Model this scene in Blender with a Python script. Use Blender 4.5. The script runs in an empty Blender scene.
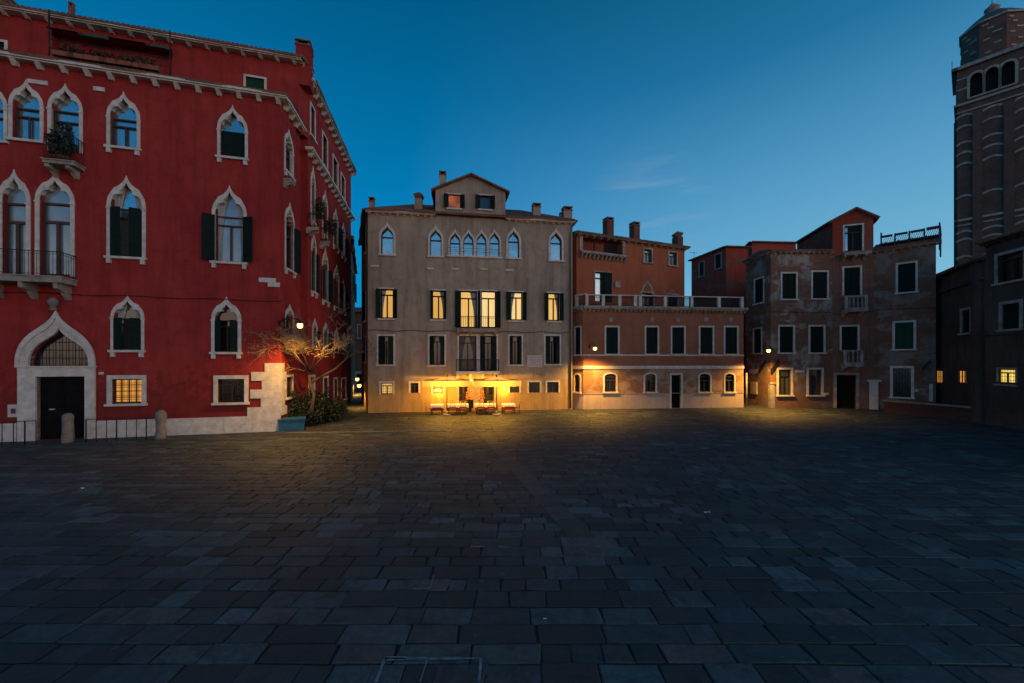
import bpy, bmesh, math, random
from mathutils import Vector, Matrix
from mathutils.geometry import delaunay_2d_cdt
random.seed(7)
R = math.radians
scene = bpy.context.scene
COL = scene.collection
# ---------------------------------------------------------------- camera geometry
LENS = 14.0
F = LENS / 36.0 * 1024.0      # focal length in photo pixels
H = 3.9                        # eye height (m)
CX, HY = 512.0, 362.0          # principal column and horizon row of the photograph
K = H * F

def gp(px, py):                # photo pixel of a ground point -> (x, y)
    Y = K / (py - HY)
    return Vector(((px - CX) / F * Y, Y))

def at(px, py, Y):             # photo pixel at a known distance -> world point
    return Vector(((px - CX) / F * Y, Y, H + (HY - py) / F * Y))

class Face:                    # a vertical facade plane; u runs along it, v out of it, z up
    def __init__(s, a, b):
        s.a = Vector(a).to_2d(); s.b = Vector(b).to_2d()
        s.L = (s.b - s.a).length
        s.d = (s.b - s.a).normalized()
        s.n = Vector((s.d.y, -s.d.x))
    def P(s, u, v, z):
        q = s.a + s.d * u + s.n * v
        return Vector((q.x, q.y, z))
    def off(s, v):
        return Face(s.a + s.n * v, s.b + s.n * v)
    def uz(s, px, py):
        rx = (px - CX) / F
        # rx*t = ax + dx*u ; t = ay + dy*u
        u = (rx * s.a.y - s.a.x) / (s.d.x - rx * s.d.y)
        t = s.a.y + s.d.y * u
        return u, H + (HY - py) / F * t
    def u(s, px): return s.uz(px, 300)[0]
    def z(s, px, py): return s.uz(px, py)[1]

# ---------------------------------------------------------------- objects
MW = {}
def tag(o, label=None, cat=None, group=None, kind=None):
    if label: o['label'] = label
    if cat: o['category'] = cat
    if group: o['group'] = group
    if kind: o['kind'] = kind
    return o

def thing(name, label, cat, loc=(0, 0, 0), rotz=0.0, group=None):
    o = bpy.data.objects.new(name, None); COL.objects.link(o)
    o.empty_display_size = 0.3
    o.location = loc; o.rotation_euler = (0, 0, rotz)
    MW[o.name] = Matrix.Translation(Vector(loc)) @ Matrix.Rotation(rotz, 4, 'Z')
    return tag(o, label, cat, group)

def face_thing(name, label, cat, face, group=None):
    return thing(name, label, cat, (face.a.x, face.a.y, 0), math.atan2(face.d.y, face.d.x), group)

class MB:
    def __init__(s): s.v = []; s.f = []; s.sm = []; s.mi = []
    def add(s, vs, fs, smooth=False):
        b = len(s.v); s.v += [tuple(p) for p in vs]
        for f in fs:
            s.f.append(tuple(b + i for i in f)); s.sm.append(smooth)
    def hexa(s, p):            # 8 corners: 4 of one end, 4 of the other
        s.add(p, [(0, 3, 2, 1), (4, 5, 6, 7), (0, 1, 5, 4), (1, 2, 6, 5), (2, 3, 7, 6), (3, 0, 4, 7)])
    def fbox(s, fc, u0, u1, v0, v1, z0, z1):
        s.hexa([fc.P(u0, v0, z0), fc.P(u1, v0, z0), fc.P(u1, v1, z0), fc.P(u0, v1, z0),
                fc.P(u0, v0, z1), fc.P(u1, v0, z1), fc.P(u1, v1, z1), fc.P(u0, v1, z1)])
    def box(s, c, sx, sy, sz, rz=0.0):   # c = centre of the base
        ca, sa = math.cos(rz), math.sin(rz); out = []
        for z in (0, sz):
            for a, b in ((-.5, -.5), (.5, -.5), (.5, .5), (-.5, .5)):
                x, y = a * sx, b * sy
                out.append((c[0] + x * ca - y * sa, c[1] + x * sa + y * ca, c[2] + z))
        s.hexa(out)
    def tube(s, pts, rad, n=6, cap=True, smooth=True):
        pts = [Vector(p) for p in pts]
        if not hasattr(rad, '__len__'): rad = [rad] * len(pts)
        vs = []; up = Vector((0, 0, 1)); prev = None
        for i, p in enumerate(pts):
            t = (pts[min(i + 1, len(pts) - 1)] - pts[max(i - 1, 0)]).normalized()
            a = prev if prev is not None else (Vector((1, 0, 0)) if abs(t.z) > .9 else up)
            x = (a - t * a.dot(t))
            if x.length < 1e-4: x = Vector((0, 1, 0)) - t * t.y
            x.normalize(); y = t.cross(x); prev = x
            for k in range(n):
                an = 2 * math.pi * k / n
                vs.append(p + (x * math.cos(an) + y * math.sin(an)) * rad[i])
        fs = []
        for i in range(len(pts) - 1):
            for k in range(n):
                k2 = (k + 1) % n
                fs.append((i * n + k, i * n + k2, (i + 1) * n + k2, (i + 1) * n + k))
        s.add(vs, fs, smooth)
        if cap:
            b = len(s.v) - len(vs)
            s.f.append(tuple(b + k for k in reversed(range(n)))); s.sm.append(False)
            s.f.append(tuple(b + (len(pts) - 1) * n + k for k in range(n))); s.sm.append(False)
    def lathe(s, c, prof, n=14, smooth=True):   # prof: (r, z) upward
        vs = []
        for r, z in prof:
            for k in range(n):
                an = 2 * math.pi * (k + .5) / n
                vs.append((c[0] + r * math.cos(an), c[1] + r * math.sin(an), c[2] + z))
        fs = [(i * n + k, i * n + (k + 1) % n, (i + 1) * n + (k + 1) % n, (i + 1) * n + k)
              for i in range(len(prof) - 1) for k in range(n)]
        s.add(vs, fs, smooth)
        b = len(s.v) - len(vs)
        s.f.append(tuple(b + k for k in reversed(range(n)))); s.sm.append(False)
        s.f.append(tuple(b + (len(prof) - 1) * n + k for k in range(n))); s.sm.append(False)
    def prism(s, fc, poly, v0, v1):      # (u, z) polygon pushed from v0 to v1
        n = len(poly)
        tri = fill(poly, [])
        for v, fl in ((v1, False), (v0, True)):
            vs, fs = tri
            s.add([fc.P(u, v, z) for u, z in vs], [tuple(reversed(f)) if fl else f for f in fs])
        for i in range(n):
            j = (i + 1) % n
            s.add([fc.P(*_uv(poly[i], v0)), fc.P(*_uv(poly[j], v0)), fc.P(*_uv(poly[j], v1)), fc.P(*_uv(poly[i], v1))], [(0, 1, 2, 3)])
    def ring(s, fc, outer, inner, v0, v1, closed=False):
        n = len(outer)
        vs = []
        for (a, b) in zip(outer, inner):
            vs += [fc.P(a[0], v1, a[1]), fc.P(b[0], v1, b[1]), fc.P(a[0], v0, a[1]), fc.P(b[0], v0, b[1])]
        fs = []
        for i in range(n if closed else n - 1):
            j = (i + 1) % n
            a, b = 4 * i, 4 * j
            fs += [(a, a + 1, b + 1, b), (a, b, b + 2, a + 2), (a + 1, a + 3, b + 3, b + 1), (a + 2, b + 2, b + 3, a + 3)]
        if not closed:
            e = 4 * (n - 1)
            fs += [(0, 2, 3, 1), (e, e + 1, e + 3, e + 2)]
        s.add(vs, fs)
    def sheet(s, fc, poly, v):
        vs, fs = fill(poly, [])
        s.add([fc.P(u, v, z) for u, z in vs], fs)
    def wall(s, fc, outline, holes, reveal=.3, v=0.0):
        vs, fs = fill(outline, holes)
        s.add([fc.P(u, v, z) for u, z in vs], fs)
        for h in holes:
            n = len(h)
            for i in range(n):
                a, b = h[i], h[(i + 1) % n]
                s.add([fc.P(a[0], v, a[1]), fc.P(b[0], v, b[1]), fc.P(b[0], v - reveal, b[1]), fc.P(a[0], v - reveal, a[1])], [(0, 1, 2, 3)])
    def quad(s, a, b, c, d): s.add([a, b, c, d], [(0, 1, 2, 3)])
    def tiles(s, e0, e1, r1, r0, pitch=.24, amp=.05, thick=.10):   # roof sheet of barrel tiles, eave e0-e1, ridge r0-r1
        e0, e1, r0, r1 = map(Vector, (e0, e1, r0, r1))
        nrm = (e1 - e0).cross(r0 - e0).normalized()
        if nrm.z < 0: nrm = -nrm
        L = (e1 - e0).length
        n = max(2, int(L / pitch)) * 6
        vs = []
        for i in range(n + 1):
            t = i / n
            o = amp * abs(math.sin(math.pi * i / 6.0)) + amp * .3 * math.sin(i * 1.7)
            a = e0.lerp(e1, t); b = r0.lerp(r1, t)
            dn = (a - b).normalized() * (.03 * math.sin((i // 6) * 12.9898) + .02)
            vs += [a + dn + nrm * o, b + nrm * o, a + dn - nrm * thick, b - nrm * thick]
        fs = []
        for i in range(n):
            a, b = 4 * i, 4 * i + 4
            fs += [(a, b, b + 1, a + 1), (a + 2, b + 2, b, a), (a + 3, b + 3, b + 2, a + 2), (a + 1, b + 1, b + 3, a + 3)]
        s.add(vs, fs)
        s.add([vs[0], vs[1], vs[3], vs[2]], [(0, 1, 2, 3)]); m = vs[-4:]
        s.add([m[0], m[1], m[3], m[2]], [(0, 2, 3, 1)] if False else [(0, 1, 2, 3)])
    def build(s, name, mat, parent=None, smooth=None, bevel=0):
        me = bpy.data.meshes.new(name)
        root = parent
        if parent is not None:
            MWp = MW[parent.name]; inv = MWp.inverted()
            vs = [inv @ Vector(p) for p in s.v]
        else:
            vs = s.v
        me.from_pydata([tuple(p) for p in vs], [], s.f)
        me.polygons.foreach_set('use_smooth', s.sm)
        bm = bmesh.new(); bm.from_mesh(me)
        bmesh.ops.remove_doubles(bm, verts=bm.verts, dist=1e-5)
        bmesh.ops.recalc_face_normals(bm, faces=bm.faces)
        if bevel:
            bmesh.ops.bevel(bm, geom=[e for e in bm.edges if len(e.link_faces) == 2 and e.calc_face_angle(0) > .6], offset=bevel, segments=1, affect='EDGES')
        bm.to_mesh(me); bm.free()
        me.materials.append(mat)
        o = bpy.data.objects.new(name, me); COL.objects.link(o)
        if parent is not None:
            o.parent = parent; MW[o.name] = MWp
        else:
            MW[o.name] = Matrix.Identity(4)
        return o

def _uv(p, v): return (p[0], v, p[1])

def inside(p, poly):
    x, y = p; c = False; n = len(poly); j = n - 1
    for i in range(n):
        xi, yi = poly[i]; xj, yj = poly[j]
        if (yi > y) != (yj > y) and x < (xj - xi) * (y - yi) / (yj - yi) + xi: c = not c
        j = i
    return c

def fill(outline, holes):
    pts = []; edges = []
    for lp in [outline] + holes:
        b = len(pts); pts += [Vector(p) for p in lp]
        edges += [(b + i, b + (i + 1) % len(lp)) for i in range(len(lp))]
    V, E, FF, _, _, _ = delaunay_2d_cdt(pts, edges, [], 0, 1e-5)
    out = []
    for f in FF:
        c = sum((V[i] for i in f), Vector((0, 0))) / len(f)
        if inside(c, outline) and not any(inside(c, h) for h in holes): out.append(tuple(f))
    return [(p.x, p.y) for p in V], out

# ---------------------------------------------------------------- materials
def new_mat(name):
    m = bpy.data.materials.new(name); m.use_nodes = True
    nt = m.node_tree; b = nt.nodes['Principled BSDF']
    return m, nt, b
def nd(nt, t, **k):
    n = nt.nodes.new(t)
    for a, v in k.items():
        if a in n.inputs.keys(): n.inputs[a].default_value = v
        else: setattr(n, a, v)
    return n
def c4(c): return (c[0], c[1], c[2], 1.0)
def ramp(nt, src, stops):
    r = nt.nodes.new('ShaderNodeValToRGB')
    e = r.color_ramp.elements
    while len(e) < len(stops): e.new(.5)
    for el, (p, c) in zip(e, stops):
        el.position = p; el.color = c4(c) if hasattr(c, '__len__') else (c, c, c, 1)
    nt.links.new(src, r.inputs[0]); return r.outputs[0]
def mixc(nt, fac, a, b, mode='MIX'):
    n = nt.nodes.new('ShaderNodeMix'); n.data_type = 'RGBA'; n.blend_type = mode
    for i, s in ((0, fac), (6, a), (7, b)):
        if hasattr(s, 'default_value') or hasattr(s, 'is_output'): nt.links.new(s, n.inputs[i])
        else: n.inputs[i].default_value = c4(s) if hasattr(s, '__len__') else s
    return n.outputs[2]
def noise(nt, vec, scale, detail=5, rough=.6, dist=0.0):
    n = nd(nt, 'ShaderNodeTexNoise'); n.inputs['Scale'].default_value = scale
    n.inputs['Detail'].default_value = detail; n.inputs['Roughness'].default_value = rough
    n.inputs['Distortion'].default_value = dist
    nt.links.new(vec, n.inputs['Vector']); return n.outputs[0]
def mapping(nt, src, scale=(1, 1, 1), loc=(0, 0, 0)):
    n = nt.nodes.new('ShaderNodeMapping'); n.inputs['Scale'].default_value = scale; n.inputs['Location'].default_value = loc
    nt.links.new(src, n.inputs[0]); return n.outputs[0]
def objco(nt): return nd(nt, 'ShaderNodeTexCoord').outputs['Object']
def bump(nt, b, h, strength, dist=.02):
    n = nt.nodes.new('ShaderNodeBump'); n.inputs['Strength'].default_value = strength; n.inputs['Distance'].default_value = dist
    nt.links.new(h, n.inputs['Height']); nt.links.new(n.outputs[0], b.inputs['Normal'])
def flatco(nt, co):   # (x + y, z) so that brick courses lie level on every wall of a building
    sp = nd(nt, 'ShaderNodeSeparateXYZ'); nt.links.new(co, sp.inputs[0])
    ad = nd(nt, 'ShaderNodeMath', operation='ADD'); nt.links.new(sp.outputs[0], ad.inputs[0]); nt.links.new(sp.outputs[1], ad.inputs[1])
    cb = nd(nt, 'ShaderNodeCombineXYZ'); nt.links.new(ad.outputs[0], cb.inputs[0]); nt.links.new(sp.outputs[2], cb.inputs[1])
    return cb.outputs[0], sp.outputs[2]

def simple(name, col, rough=.7, var=.25, scale=6, metal=0.0, bmp=.2, spec=.5):
    m, nt, b = new_mat(name); co = objco(nt)
    n = noise(nt, co, scale)
    c = mixc(nt, ramp(nt, n, [(.3, 0), (.7, 1)]), [x * (1 - var) for x in col], [min(1, x * (1 + var)) for x in col])
    nt.links.new(c, b.inputs['Base Color'])
    b.inputs['Roughness'].default_value = rough; b.inputs['Metallic'].default_value = metal
    b.inputs['Specular IOR Level'].default_value = spec
    if bmp: bump(nt, b, noise(nt, co, scale * 6, 3), bmp)
    return m

def brick_col(nt, flat, c1, c2, mortar, scale=1.0):
    br = nd(nt, 'ShaderNodeTexBrick'); nt.links.new(flat, br.inputs['Vector'])
    br.inputs['Color1'].default_value = c4(c1); br.inputs['Color2'].default_value = c4(c2); br.inputs['Mortar'].default_value = c4(mortar)
    br.inputs['Scale'].default_value = scale; br.inputs['Brick Width'].default_value = .27; br.inputs['Row Height'].default_value = .075
    br.inputs['Mortar Size'].default_value = .008; br.inputs['Mortar Smooth'].default_value = .3; br.inputs['Bias'].default_value = 0
    return br.outputs['Color'], br.outputs['Fac']

def plaster(name, base, stain, pale, expose=0.0, brick=((.24, .09, .055), (.16, .06, .04), (.3, .26, .22)), patch=.35, streak=.5, seed=0.0, low=None):
    """stucco with patchy fading, rain streaks and, where it has fallen, brick. low = (height, colour, strength): band at the foot on the grey palace, lamplit ochre"""
    m, nt, b = new_mat(name); co0 = objco(nt)
    co = mapping(nt, co0, (1, 1, 1), (seed, seed * .7, seed * .3))
    flat, z = flatco(nt, co0)
    big = noise(nt, co, .35, 6, .65, .6)
    med = noise(nt, co, 1.7, 6, .7)
    stk = noise(nt, mapping(nt, co, (2.2, 2.2, .22)), 1.0, 5, .65)
    c = mixc(nt, ramp(nt, big, [(.38, 0), (.66, 1)]), base, pale)
    h = noise(nt, co, 14, 4)
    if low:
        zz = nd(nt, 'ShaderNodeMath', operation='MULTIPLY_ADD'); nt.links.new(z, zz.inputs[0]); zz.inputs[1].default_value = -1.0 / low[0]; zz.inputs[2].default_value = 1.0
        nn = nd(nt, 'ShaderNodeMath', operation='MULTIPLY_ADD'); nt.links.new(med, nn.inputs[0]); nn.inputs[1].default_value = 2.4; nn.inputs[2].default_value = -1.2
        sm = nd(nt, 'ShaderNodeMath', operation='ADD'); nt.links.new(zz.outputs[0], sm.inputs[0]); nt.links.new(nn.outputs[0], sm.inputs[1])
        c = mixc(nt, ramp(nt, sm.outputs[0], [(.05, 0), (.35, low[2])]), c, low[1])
    c = mixc(nt, ramp(nt, stk, [(.45, 0), (.75, streak)]), c, stain)
    c = mixc(nt, ramp(nt, med, [(.5, 0), (.78, patch)]), c, stain)
    if expose > 0:
        bc, bf = brick_col(nt, flat, *brick)
        bc = mixc(nt, ramp(nt, med, [(.4, 0), (.7, .6)]), bc, [x * .6 for x in brick[0]])
        e = noise(nt, mapping(nt, co, (1, 1, 1.4), (3.1, 5.2, 1.7)), .55, 7, .62, .35)
        t = .645 - .3 * expose
        e2 = noise(nt, co, 6.5, 5, .75); ea = nd(nt, 'ShaderNodeMath', operation='MULTIPLY_ADD'); nt.links.new(e2, ea.inputs[0]); ea.inputs[1].default_value = .16; nt.links.new(e, ea.inputs[2])
        mask = ramp(nt, ea.outputs[0], [(t + .06, 0), (t + .095, .75), (t + .16, 1)])
        c = mixc(nt, mask, c, bc)
        hm = nd(nt, 'ShaderNodeMath', operation='MULTIPLY_ADD'); nt.links.new(mask, hm.inputs[0]); hm.inputs[1].default_value = -.8; nt.links.new(h, hm.inputs[2]); h = hm.outputs[0]
    nt.links.new(c, b.inputs['Base Color'])
    b.inputs['Roughness'].default_value = .95; b.inputs['Specular IOR Level'].default_value = .06
    bump(nt, b, h, .35, .03)
    return m

def brickwork(name, c1, c2, mortar, stain):
    m, nt, b = new_mat(name); co = objco(nt); flat, z = flatco(nt, co)
    bc, bf = brick_col(nt, flat, c1, c2, mortar)
    n = noise(nt, co, .5, 6, .7)
    c = mixc(nt, ramp(nt, n, [(.4, 0), (.7, .75)]), bc, stain)
    nt.links.new(c, b.inputs['Base Color']); b.inputs['Roughness'].default_value = .92; b.inputs['Specular IOR Level'].default_value = .2
    bump(nt, b, bf, -.4, .02)
    return m

def emit(name, col, strength, col2=None, fold=0.0):
    m, nt, b = new_mat(name); co = objco(nt)
    n = noise(nt, mapping(nt, co, (5, 5, .25)) if fold else co, 1.6 if fold else 1.3, 3)
    c = mixc(nt, ramp(nt, n, [(.35, 0), (.65, 1)]), col, col2 or [x * .6 for x in col])
    b.inputs['Base Color'].default_value = (.05, .04, .03, 1)
    nt.links.new(c, b.inputs['Emission Color']); b.inputs['Emission Strength'].default_value = strength
    b.inputs['Roughness'].default_value = .3
    return m

def glass(name, tint, refl, rough=.06):
    m, nt, b = new_mat(name); co = objco(nt)
    n = noise(nt, co, 1.1, 2)
    nt.links.new(mixc(nt, n, [x * .7 for x in tint], [x * 1.3 for x in tint]), b.inputs['Base Color'])
    b.inputs['Metallic'].default_value = refl; b.inputs['Roughness'].default_value = rough
    b.inputs['Specular IOR Level'].default_value = .8
    bump(nt, b, noise(nt, co, 2.3, 1), .06, .05)
    return m

def shutter_mat(name, col):
    m, nt, b = new_mat(name); co = objco(nt)
    sp = nd(nt, 'ShaderNodeSeparateXYZ'); nt.links.new(co, sp.inputs[0])
    w = nd(nt, 'ShaderNodeMath', operation='MULTIPLY'); nt.links.new(sp.outputs[2], w.inputs[0]); w.inputs[1].default_value = 2 * math.pi / .07
    s2 = nd(nt, 'ShaderNodeMath', operation='SINE'); nt.links.new(w.outputs[0], s2.inputs[0])
    n = noise(nt, co, 4, 5)
    nt.links.new(mixc(nt, n, [x * .6 for x in col], [x * 1.4 for x in col]), b.inputs['Base Color'])
    b.inputs['Roughness'].default_value = .7; b.inputs['Specular IOR Level'].default_value = .12
    bump(nt, b, s2.outputs[0], .5, .012)
    return m

def paving_mat(name):
    m, nt, b = new_mat(name); co = objco(nt)
    a = nd(nt, 'ShaderNodeAttribute', attribute_name='tone')
    t = a.outputs['Color']
    n1 = noise(nt, co, 9, 6, .7); n2 = noise(nt, co, .45, 5, .6); n3 = noise(nt, co, 30, 4, .7)
    c = mixc(nt, ramp(nt, n1, [(.3, 0), (.7, 1)]), (.45, .45, .45), (1.4, 1.4, 1.4))
    c = mixc(nt, 1.0, t, c, 'MULTIPLY')
    c = mixc(nt, ramp(nt, n2, [(.42, 0), (.7, .65)]), c, (.026, .027, .028))
    n4 = noise(nt, co, 1.9, 6, .75, .5); c = mixc(nt, ramp(nt, n4, [(.50, 0), (.62, .6)]), c, (.019, .019, .020))
    n5 = noise(nt, co, 4.3, 3, .5); c = mixc(nt, ramp(nt, n5, [(.69, 0), (.72, .5)]), c, (.10, .10, .098))
    c = mixc(nt, ramp(nt, n3, [(.60, 0), (.70, .4)]), c, (.13, .13, .128))
    nt.links.new(c, b.inputs['Base Color'])
    nt.links.new(ramp(nt, n1, [(.25, .55), (.75, .85)]), b.inputs['Roughness'])
    b.inputs['Specular IOR Level'].default_value = .45
    hh = nd(nt, 'ShaderNodeMath', operation='ADD'); nt.links.new(n1, hh.inputs[0]); nt.links.new(n3, hh.inputs[1])
    bump(nt, b, hh.outputs[0], .6, .014)
    return m

def leaf_mat(name, col, col2):
    m, nt, b = new_mat(name); co = objco(nt)
    g = nd(nt, 'ShaderNodeNewGeometry')
    c = mixc(nt, g.outputs['Random Per Island'], col, col2)
    nt.links.new(c, b.inputs['Base Color']); b.inputs['Roughness'].default_value = .55
    return m

def tile_mat(name, c1, c2):
    m, nt, b = new_mat(name); co = objco(nt)
    n = noise(nt, co, 3.5, 6, .7); n2 = noise(nt, co, .7, 4)
    c = mixc(nt, ramp(nt, n, [(.3, 0), (.7, 1)]), c1, c2)
    c = mixc(nt, ramp(nt, n2, [(.45, 0), (.7, .7)]), c, (.06, .055, .045))
    nt.links.new(c, b.inputs['Base Color']); b.inputs['Roughness'].default_value = .9
    bump(nt, b, n, .4, .03)
    return m
# light levels of the evening
LP = dict(red=1500, orange=2800, decayed=3000, alley=330, cafe=90, cafe2=95, par=520)
SUN = dict(el=5.0, az=118.0, e=.7, angle=70, col=(1.0, .80, .66))
SKY = dict(up=[(0.0, (.06, .35, .60)), (.12, (.003, .27, .54)), (.35, (.0, .20, .47)), (.68, (.0, .095, .225)), (1.0, (.0, .07, .17))],
           glow_az=56.0, glow=[(.3, 0.0), (1.0, 1.0)], glow_col=(.29, .59, .74), cloud=(.40, .44, .52), nishita=.01, belt_az=162.0, belt=[(.2, 0.0), (.9, 1.0)], belt_col=(1.75, 1.12, .80))
EXPO = 0.0
# ---------------------------------------------------------------- palette
M = {}
M['red'] = plaster('red_stucco', (.31, .034, .032), (.165, .019, .020), (.38, .050, .043), streak=.65, patch=.6, low=(3.4, (.15, .028, .022), .6))
M['stone'] = simple('istrian_stone', (.60, .56, .49), .75, .22, 3, bmp=.25)
M['stone_dirty'] = simple('weathered_stone', (.31, .28, .235), .85, .4, 2.2, bmp=.3)
M['grey'] = plaster('grey_brown_stucco', (.34, .275, .205), (.15, .12, .092), (.43, .355, .27), streak=.65, patch=.6, seed=4.0, low=(3.15, (.43, .27, .09), .8))  # low: paler ochre coat, with cafe lamplight also put into its yellow
M['orange'] = plaster('orange_stucco', (.37, .11, .056), (.21, .06, .032), (.42, .14, .075), streak=.4, patch=.3, seed=9.0)
M['orange_low'] = plaster('pink_stucco', (.31, .12, .068), (.19, .068, .042), (.37, .165, .10), streak=.3, patch=.3, seed=12.0)
M['ochre'] = plaster('ochre_stucco', (.36, .24, .15), (.2, .12, .07), (.42, .3, .2), expose=.5, brick=((.30, .15, .08), (.22, .10, .06), (.33, .26, .18)), streak=.4, seed=15.0)
M['base_white'] = plaster('pale_render', (.50, .38, .29), (.26, .19, .14), (.5, .42, .35), streak=.4, patch=.4, seed=21.0)
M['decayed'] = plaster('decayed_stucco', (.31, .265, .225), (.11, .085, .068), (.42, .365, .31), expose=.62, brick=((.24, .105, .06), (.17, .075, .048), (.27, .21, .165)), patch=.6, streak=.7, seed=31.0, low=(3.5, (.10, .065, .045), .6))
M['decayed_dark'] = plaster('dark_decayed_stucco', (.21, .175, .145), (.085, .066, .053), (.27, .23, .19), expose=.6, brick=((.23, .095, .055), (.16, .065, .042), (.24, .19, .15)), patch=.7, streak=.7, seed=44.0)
M['bay_red'] = plaster('red_brown_render', (.23, .10, .07), (.11, .045, .033), (.29, .17, .125), expose=.5, patch=.6, streak=.6, seed=71.0)
M['dim_curtain'] = simple('dim_curtain', (.10, .11, .11), .9, .25, 2, bmp=.1)
M['brickred'] = brickwork('old_red_brick', (.20, .065, .045), (.14, .045, .032), (.2, .15, .12), (.09, .04, .03))
M['gable_red'] = plaster('dark_red_render', (.36, .062, .04), (.14, .03, .023), (.34, .075, .05), expose=.3, seed=3.3)
M['tower_brick'] = brickwork('tower_brick', (.155, .085, .066), (.10, .058, .046), (.17, .14, .115), (.06, .04, .034))
M['grim'] = plaster('grim_stucco', (.075, .060, .050), (.03, .024, .02), (.11, .09, .078), patch=.6, streak=.6, seed=52.0)
M['tile'] = tile_mat('barrel_tiles', (.17, .075, .045), (.25, .13, .085))
M['shutter'] = shutter_mat('dark_green_shutter', (.008, .019, .016))
M['shutter_green'] = shutter_mat('green_shutter', (.014, .06, .035))
M['wood'] = simple('dark_timber', (.030, .020, .014), .6, .35, 5)
M['woodred'] = simple('red_brown_timber', (.07, .022, .015), .55, .3, 5)
M['door'] = simple('blackened_door_timber', (.007, .006, .006), .8, .4, 4, spec=.12)
M['iron'] = simple('wrought_iron', (.014, .014, .015), .55, .3, 8, metal=.3)
M['black'] = simple('dark_opening', (.006, .006, .007), .8, .2, 4, bmp=0)
M['glass_blue'] = glass('sky_reflecting_glass', (.42, .55, .58), .8, .10)
M['glass_dim'] = glass('dim_glass', (.07, .085, .09), .25, .12)
M['glass_dark'] = glass('dark_glass', (.012, .013, .014), .0, .15)
M['curtain'] = simple('pale_curtain', (.34, .36, .36), .9, .25, 2, bmp=.1)
M['blind'] = glass('sky_lit_glass', (.62, .72, .70), .85, .16)
M['lit'] = emit('lit_room', (1.0, .50, .09), .82, (1.0, .64, .19), fold=1)
M['curtain_lit'] = emit('lamplit_curtain', (1.0, .66, .26), .8, (.75, .42, .13), fold=1)
M['lit_b'] = emit('amber_lit_room', (1.0, .44, .05), .72, (.9, .52, .12), fold=1)
M['lit_c'] = emit('warm_white_lit_room', (1.0, .60, .17), .95, (1.0, .74, .32), fold=1)
M['curtain_glass'] = glass('glass_before_pale_curtain', (.26, .36, .39), .45, .22)
M['lit_dim'] = emit('dim_lit_room', (.95, .42, .07), .8, (.8, .30, .04), fold=1)
M['lit_orange'] = emit('orange_lit_ceiling', (.75, .16, .03), .55, (.16, .05, .03))
M['lit_yellow'] = emit('yellow_lit_room', (1.0, .74, .16), 1.1, (.9, .55, .08))
M['lit_white'] = emit('bright_lit_shopfront', (1.0, .60, .13), 2.0, (.5, .22, .03))
M['bulb'] = emit('lamp_glow', (1.0, .62, .16), 4.5, (1.0, .66, .2))
M['bulb_soft'] = emit('small_lamp_glow', (1.0, .60, .16), 3.0, (1.0, .66, .2))
M['canvas'] = simple('cream_canvas', (.56, .44, .33), .85, .08, 3, bmp=.1)
_nt = M['canvas'].node_tree; _tr = nd(_nt, 'ShaderNodeBsdfTranslucent'); _tr.inputs[0].default_value = (.62, .46, .28, 1)
_mx = nd(_nt, 'ShaderNodeMixShader'); _mx.inputs[0].default_value = .12
_nt.links.new(_nt.nodes['Principled BSDF'].outputs[0], _mx.inputs[1]); _nt.links.new(_tr.outputs[0], _mx.inputs[2]); _nt.links.new(_mx.outputs[0], _nt.nodes['Material Output'].inputs[0])
M['valance'] = simple('cream_valance', (.6, .45, .3), .85, .08, 3, bmp=.1)
_nt = M['valance'].node_tree; _tr = nd(_nt, 'ShaderNodeBsdfTranslucent'); _tr.inputs[0].default_value = (.7, .5, .26, 1)
_mx = nd(_nt, 'ShaderNodeMixShader'); _mx.inputs[0].default_value = .45
_nt.links.new(_nt.nodes['Principled BSDF'].outputs[0], _mx.inputs[1]); _nt.links.new(_tr.outputs[0], _mx.inputs[2]); _nt.links.new(_mx.outputs[0], _nt.nodes['Material Output'].inputs[0])
M['cloth_red'] = simple('crimson_cloth', (.24, .012, .016), .85, .15, 6)
M['cloth_white'] = simple('white_cloth', (.72, .70, .66), .85, .06, 6)
M['chairwood'] = simple('cane_chair', (.16, .085, .04), .55, .25, 8)
M['wineglass'] = glass('wine_glass', (.8, .8, .78), .7, .05)
M['leaf'] = leaf_mat('shrub_leaf', (.007, .016, .007), (.022, .04, .014))
M['leaf_pot'] = leaf_mat('pot_plant_leaf', (.010, .024, .010), (.04, .05, .02))
M['bark'] = simple('bark', (.085, .060, .042), .85, .3, 9)
M['twig'] = simple('lamplit_twig', (.36, .26, .15), .8, .25, 9)  # paler than bark: lamplight painted into the twigs near the lamp
M['blue'] = simple('blue_paint', (.012, .10, .19), .6, .3, 3)
M['awning_green'] = simple('green_awning_canvas', (.012, .10, .075), .8, .2, 3)
M['brown_awning'] = simple('dark_awning_canvas', (.03, .022, .02), .9, .2, 3)
M['terracotta'] = simple('terracotta', (.26, .085, .045), .8, .2, 6)
M['flower'] = leaf_mat('flower_petals', (.55, .10, .03), (.6, .42, .18))
M['zinc'] = simple('zinc_pipe', (.10, .095, .09), .5, .2, 5, metal=.4)
M['cable'] = simple('black_cable', (.012, .011, .011), .7, .1, 5, bmp=0)
M['dark_stone'] = simple('soot_dark_stone', (.20, .18, .155), .85, .4, 3, bmp=.3)
M['plaque'] = simple('pale_marble', (.55, .51, .45), .55, .15, 4)
M['ink'] = simple('faded_lettering', (.16, .14, .12), .8, .2, 4, bmp=0)
M['violet'] = simple('violet_button', (.10, .025, .10), .5, .1, 4, bmp=0)
M['grid'] = simple('window_grille', (.02, .016, .012), .6, .2, 6)

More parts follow.
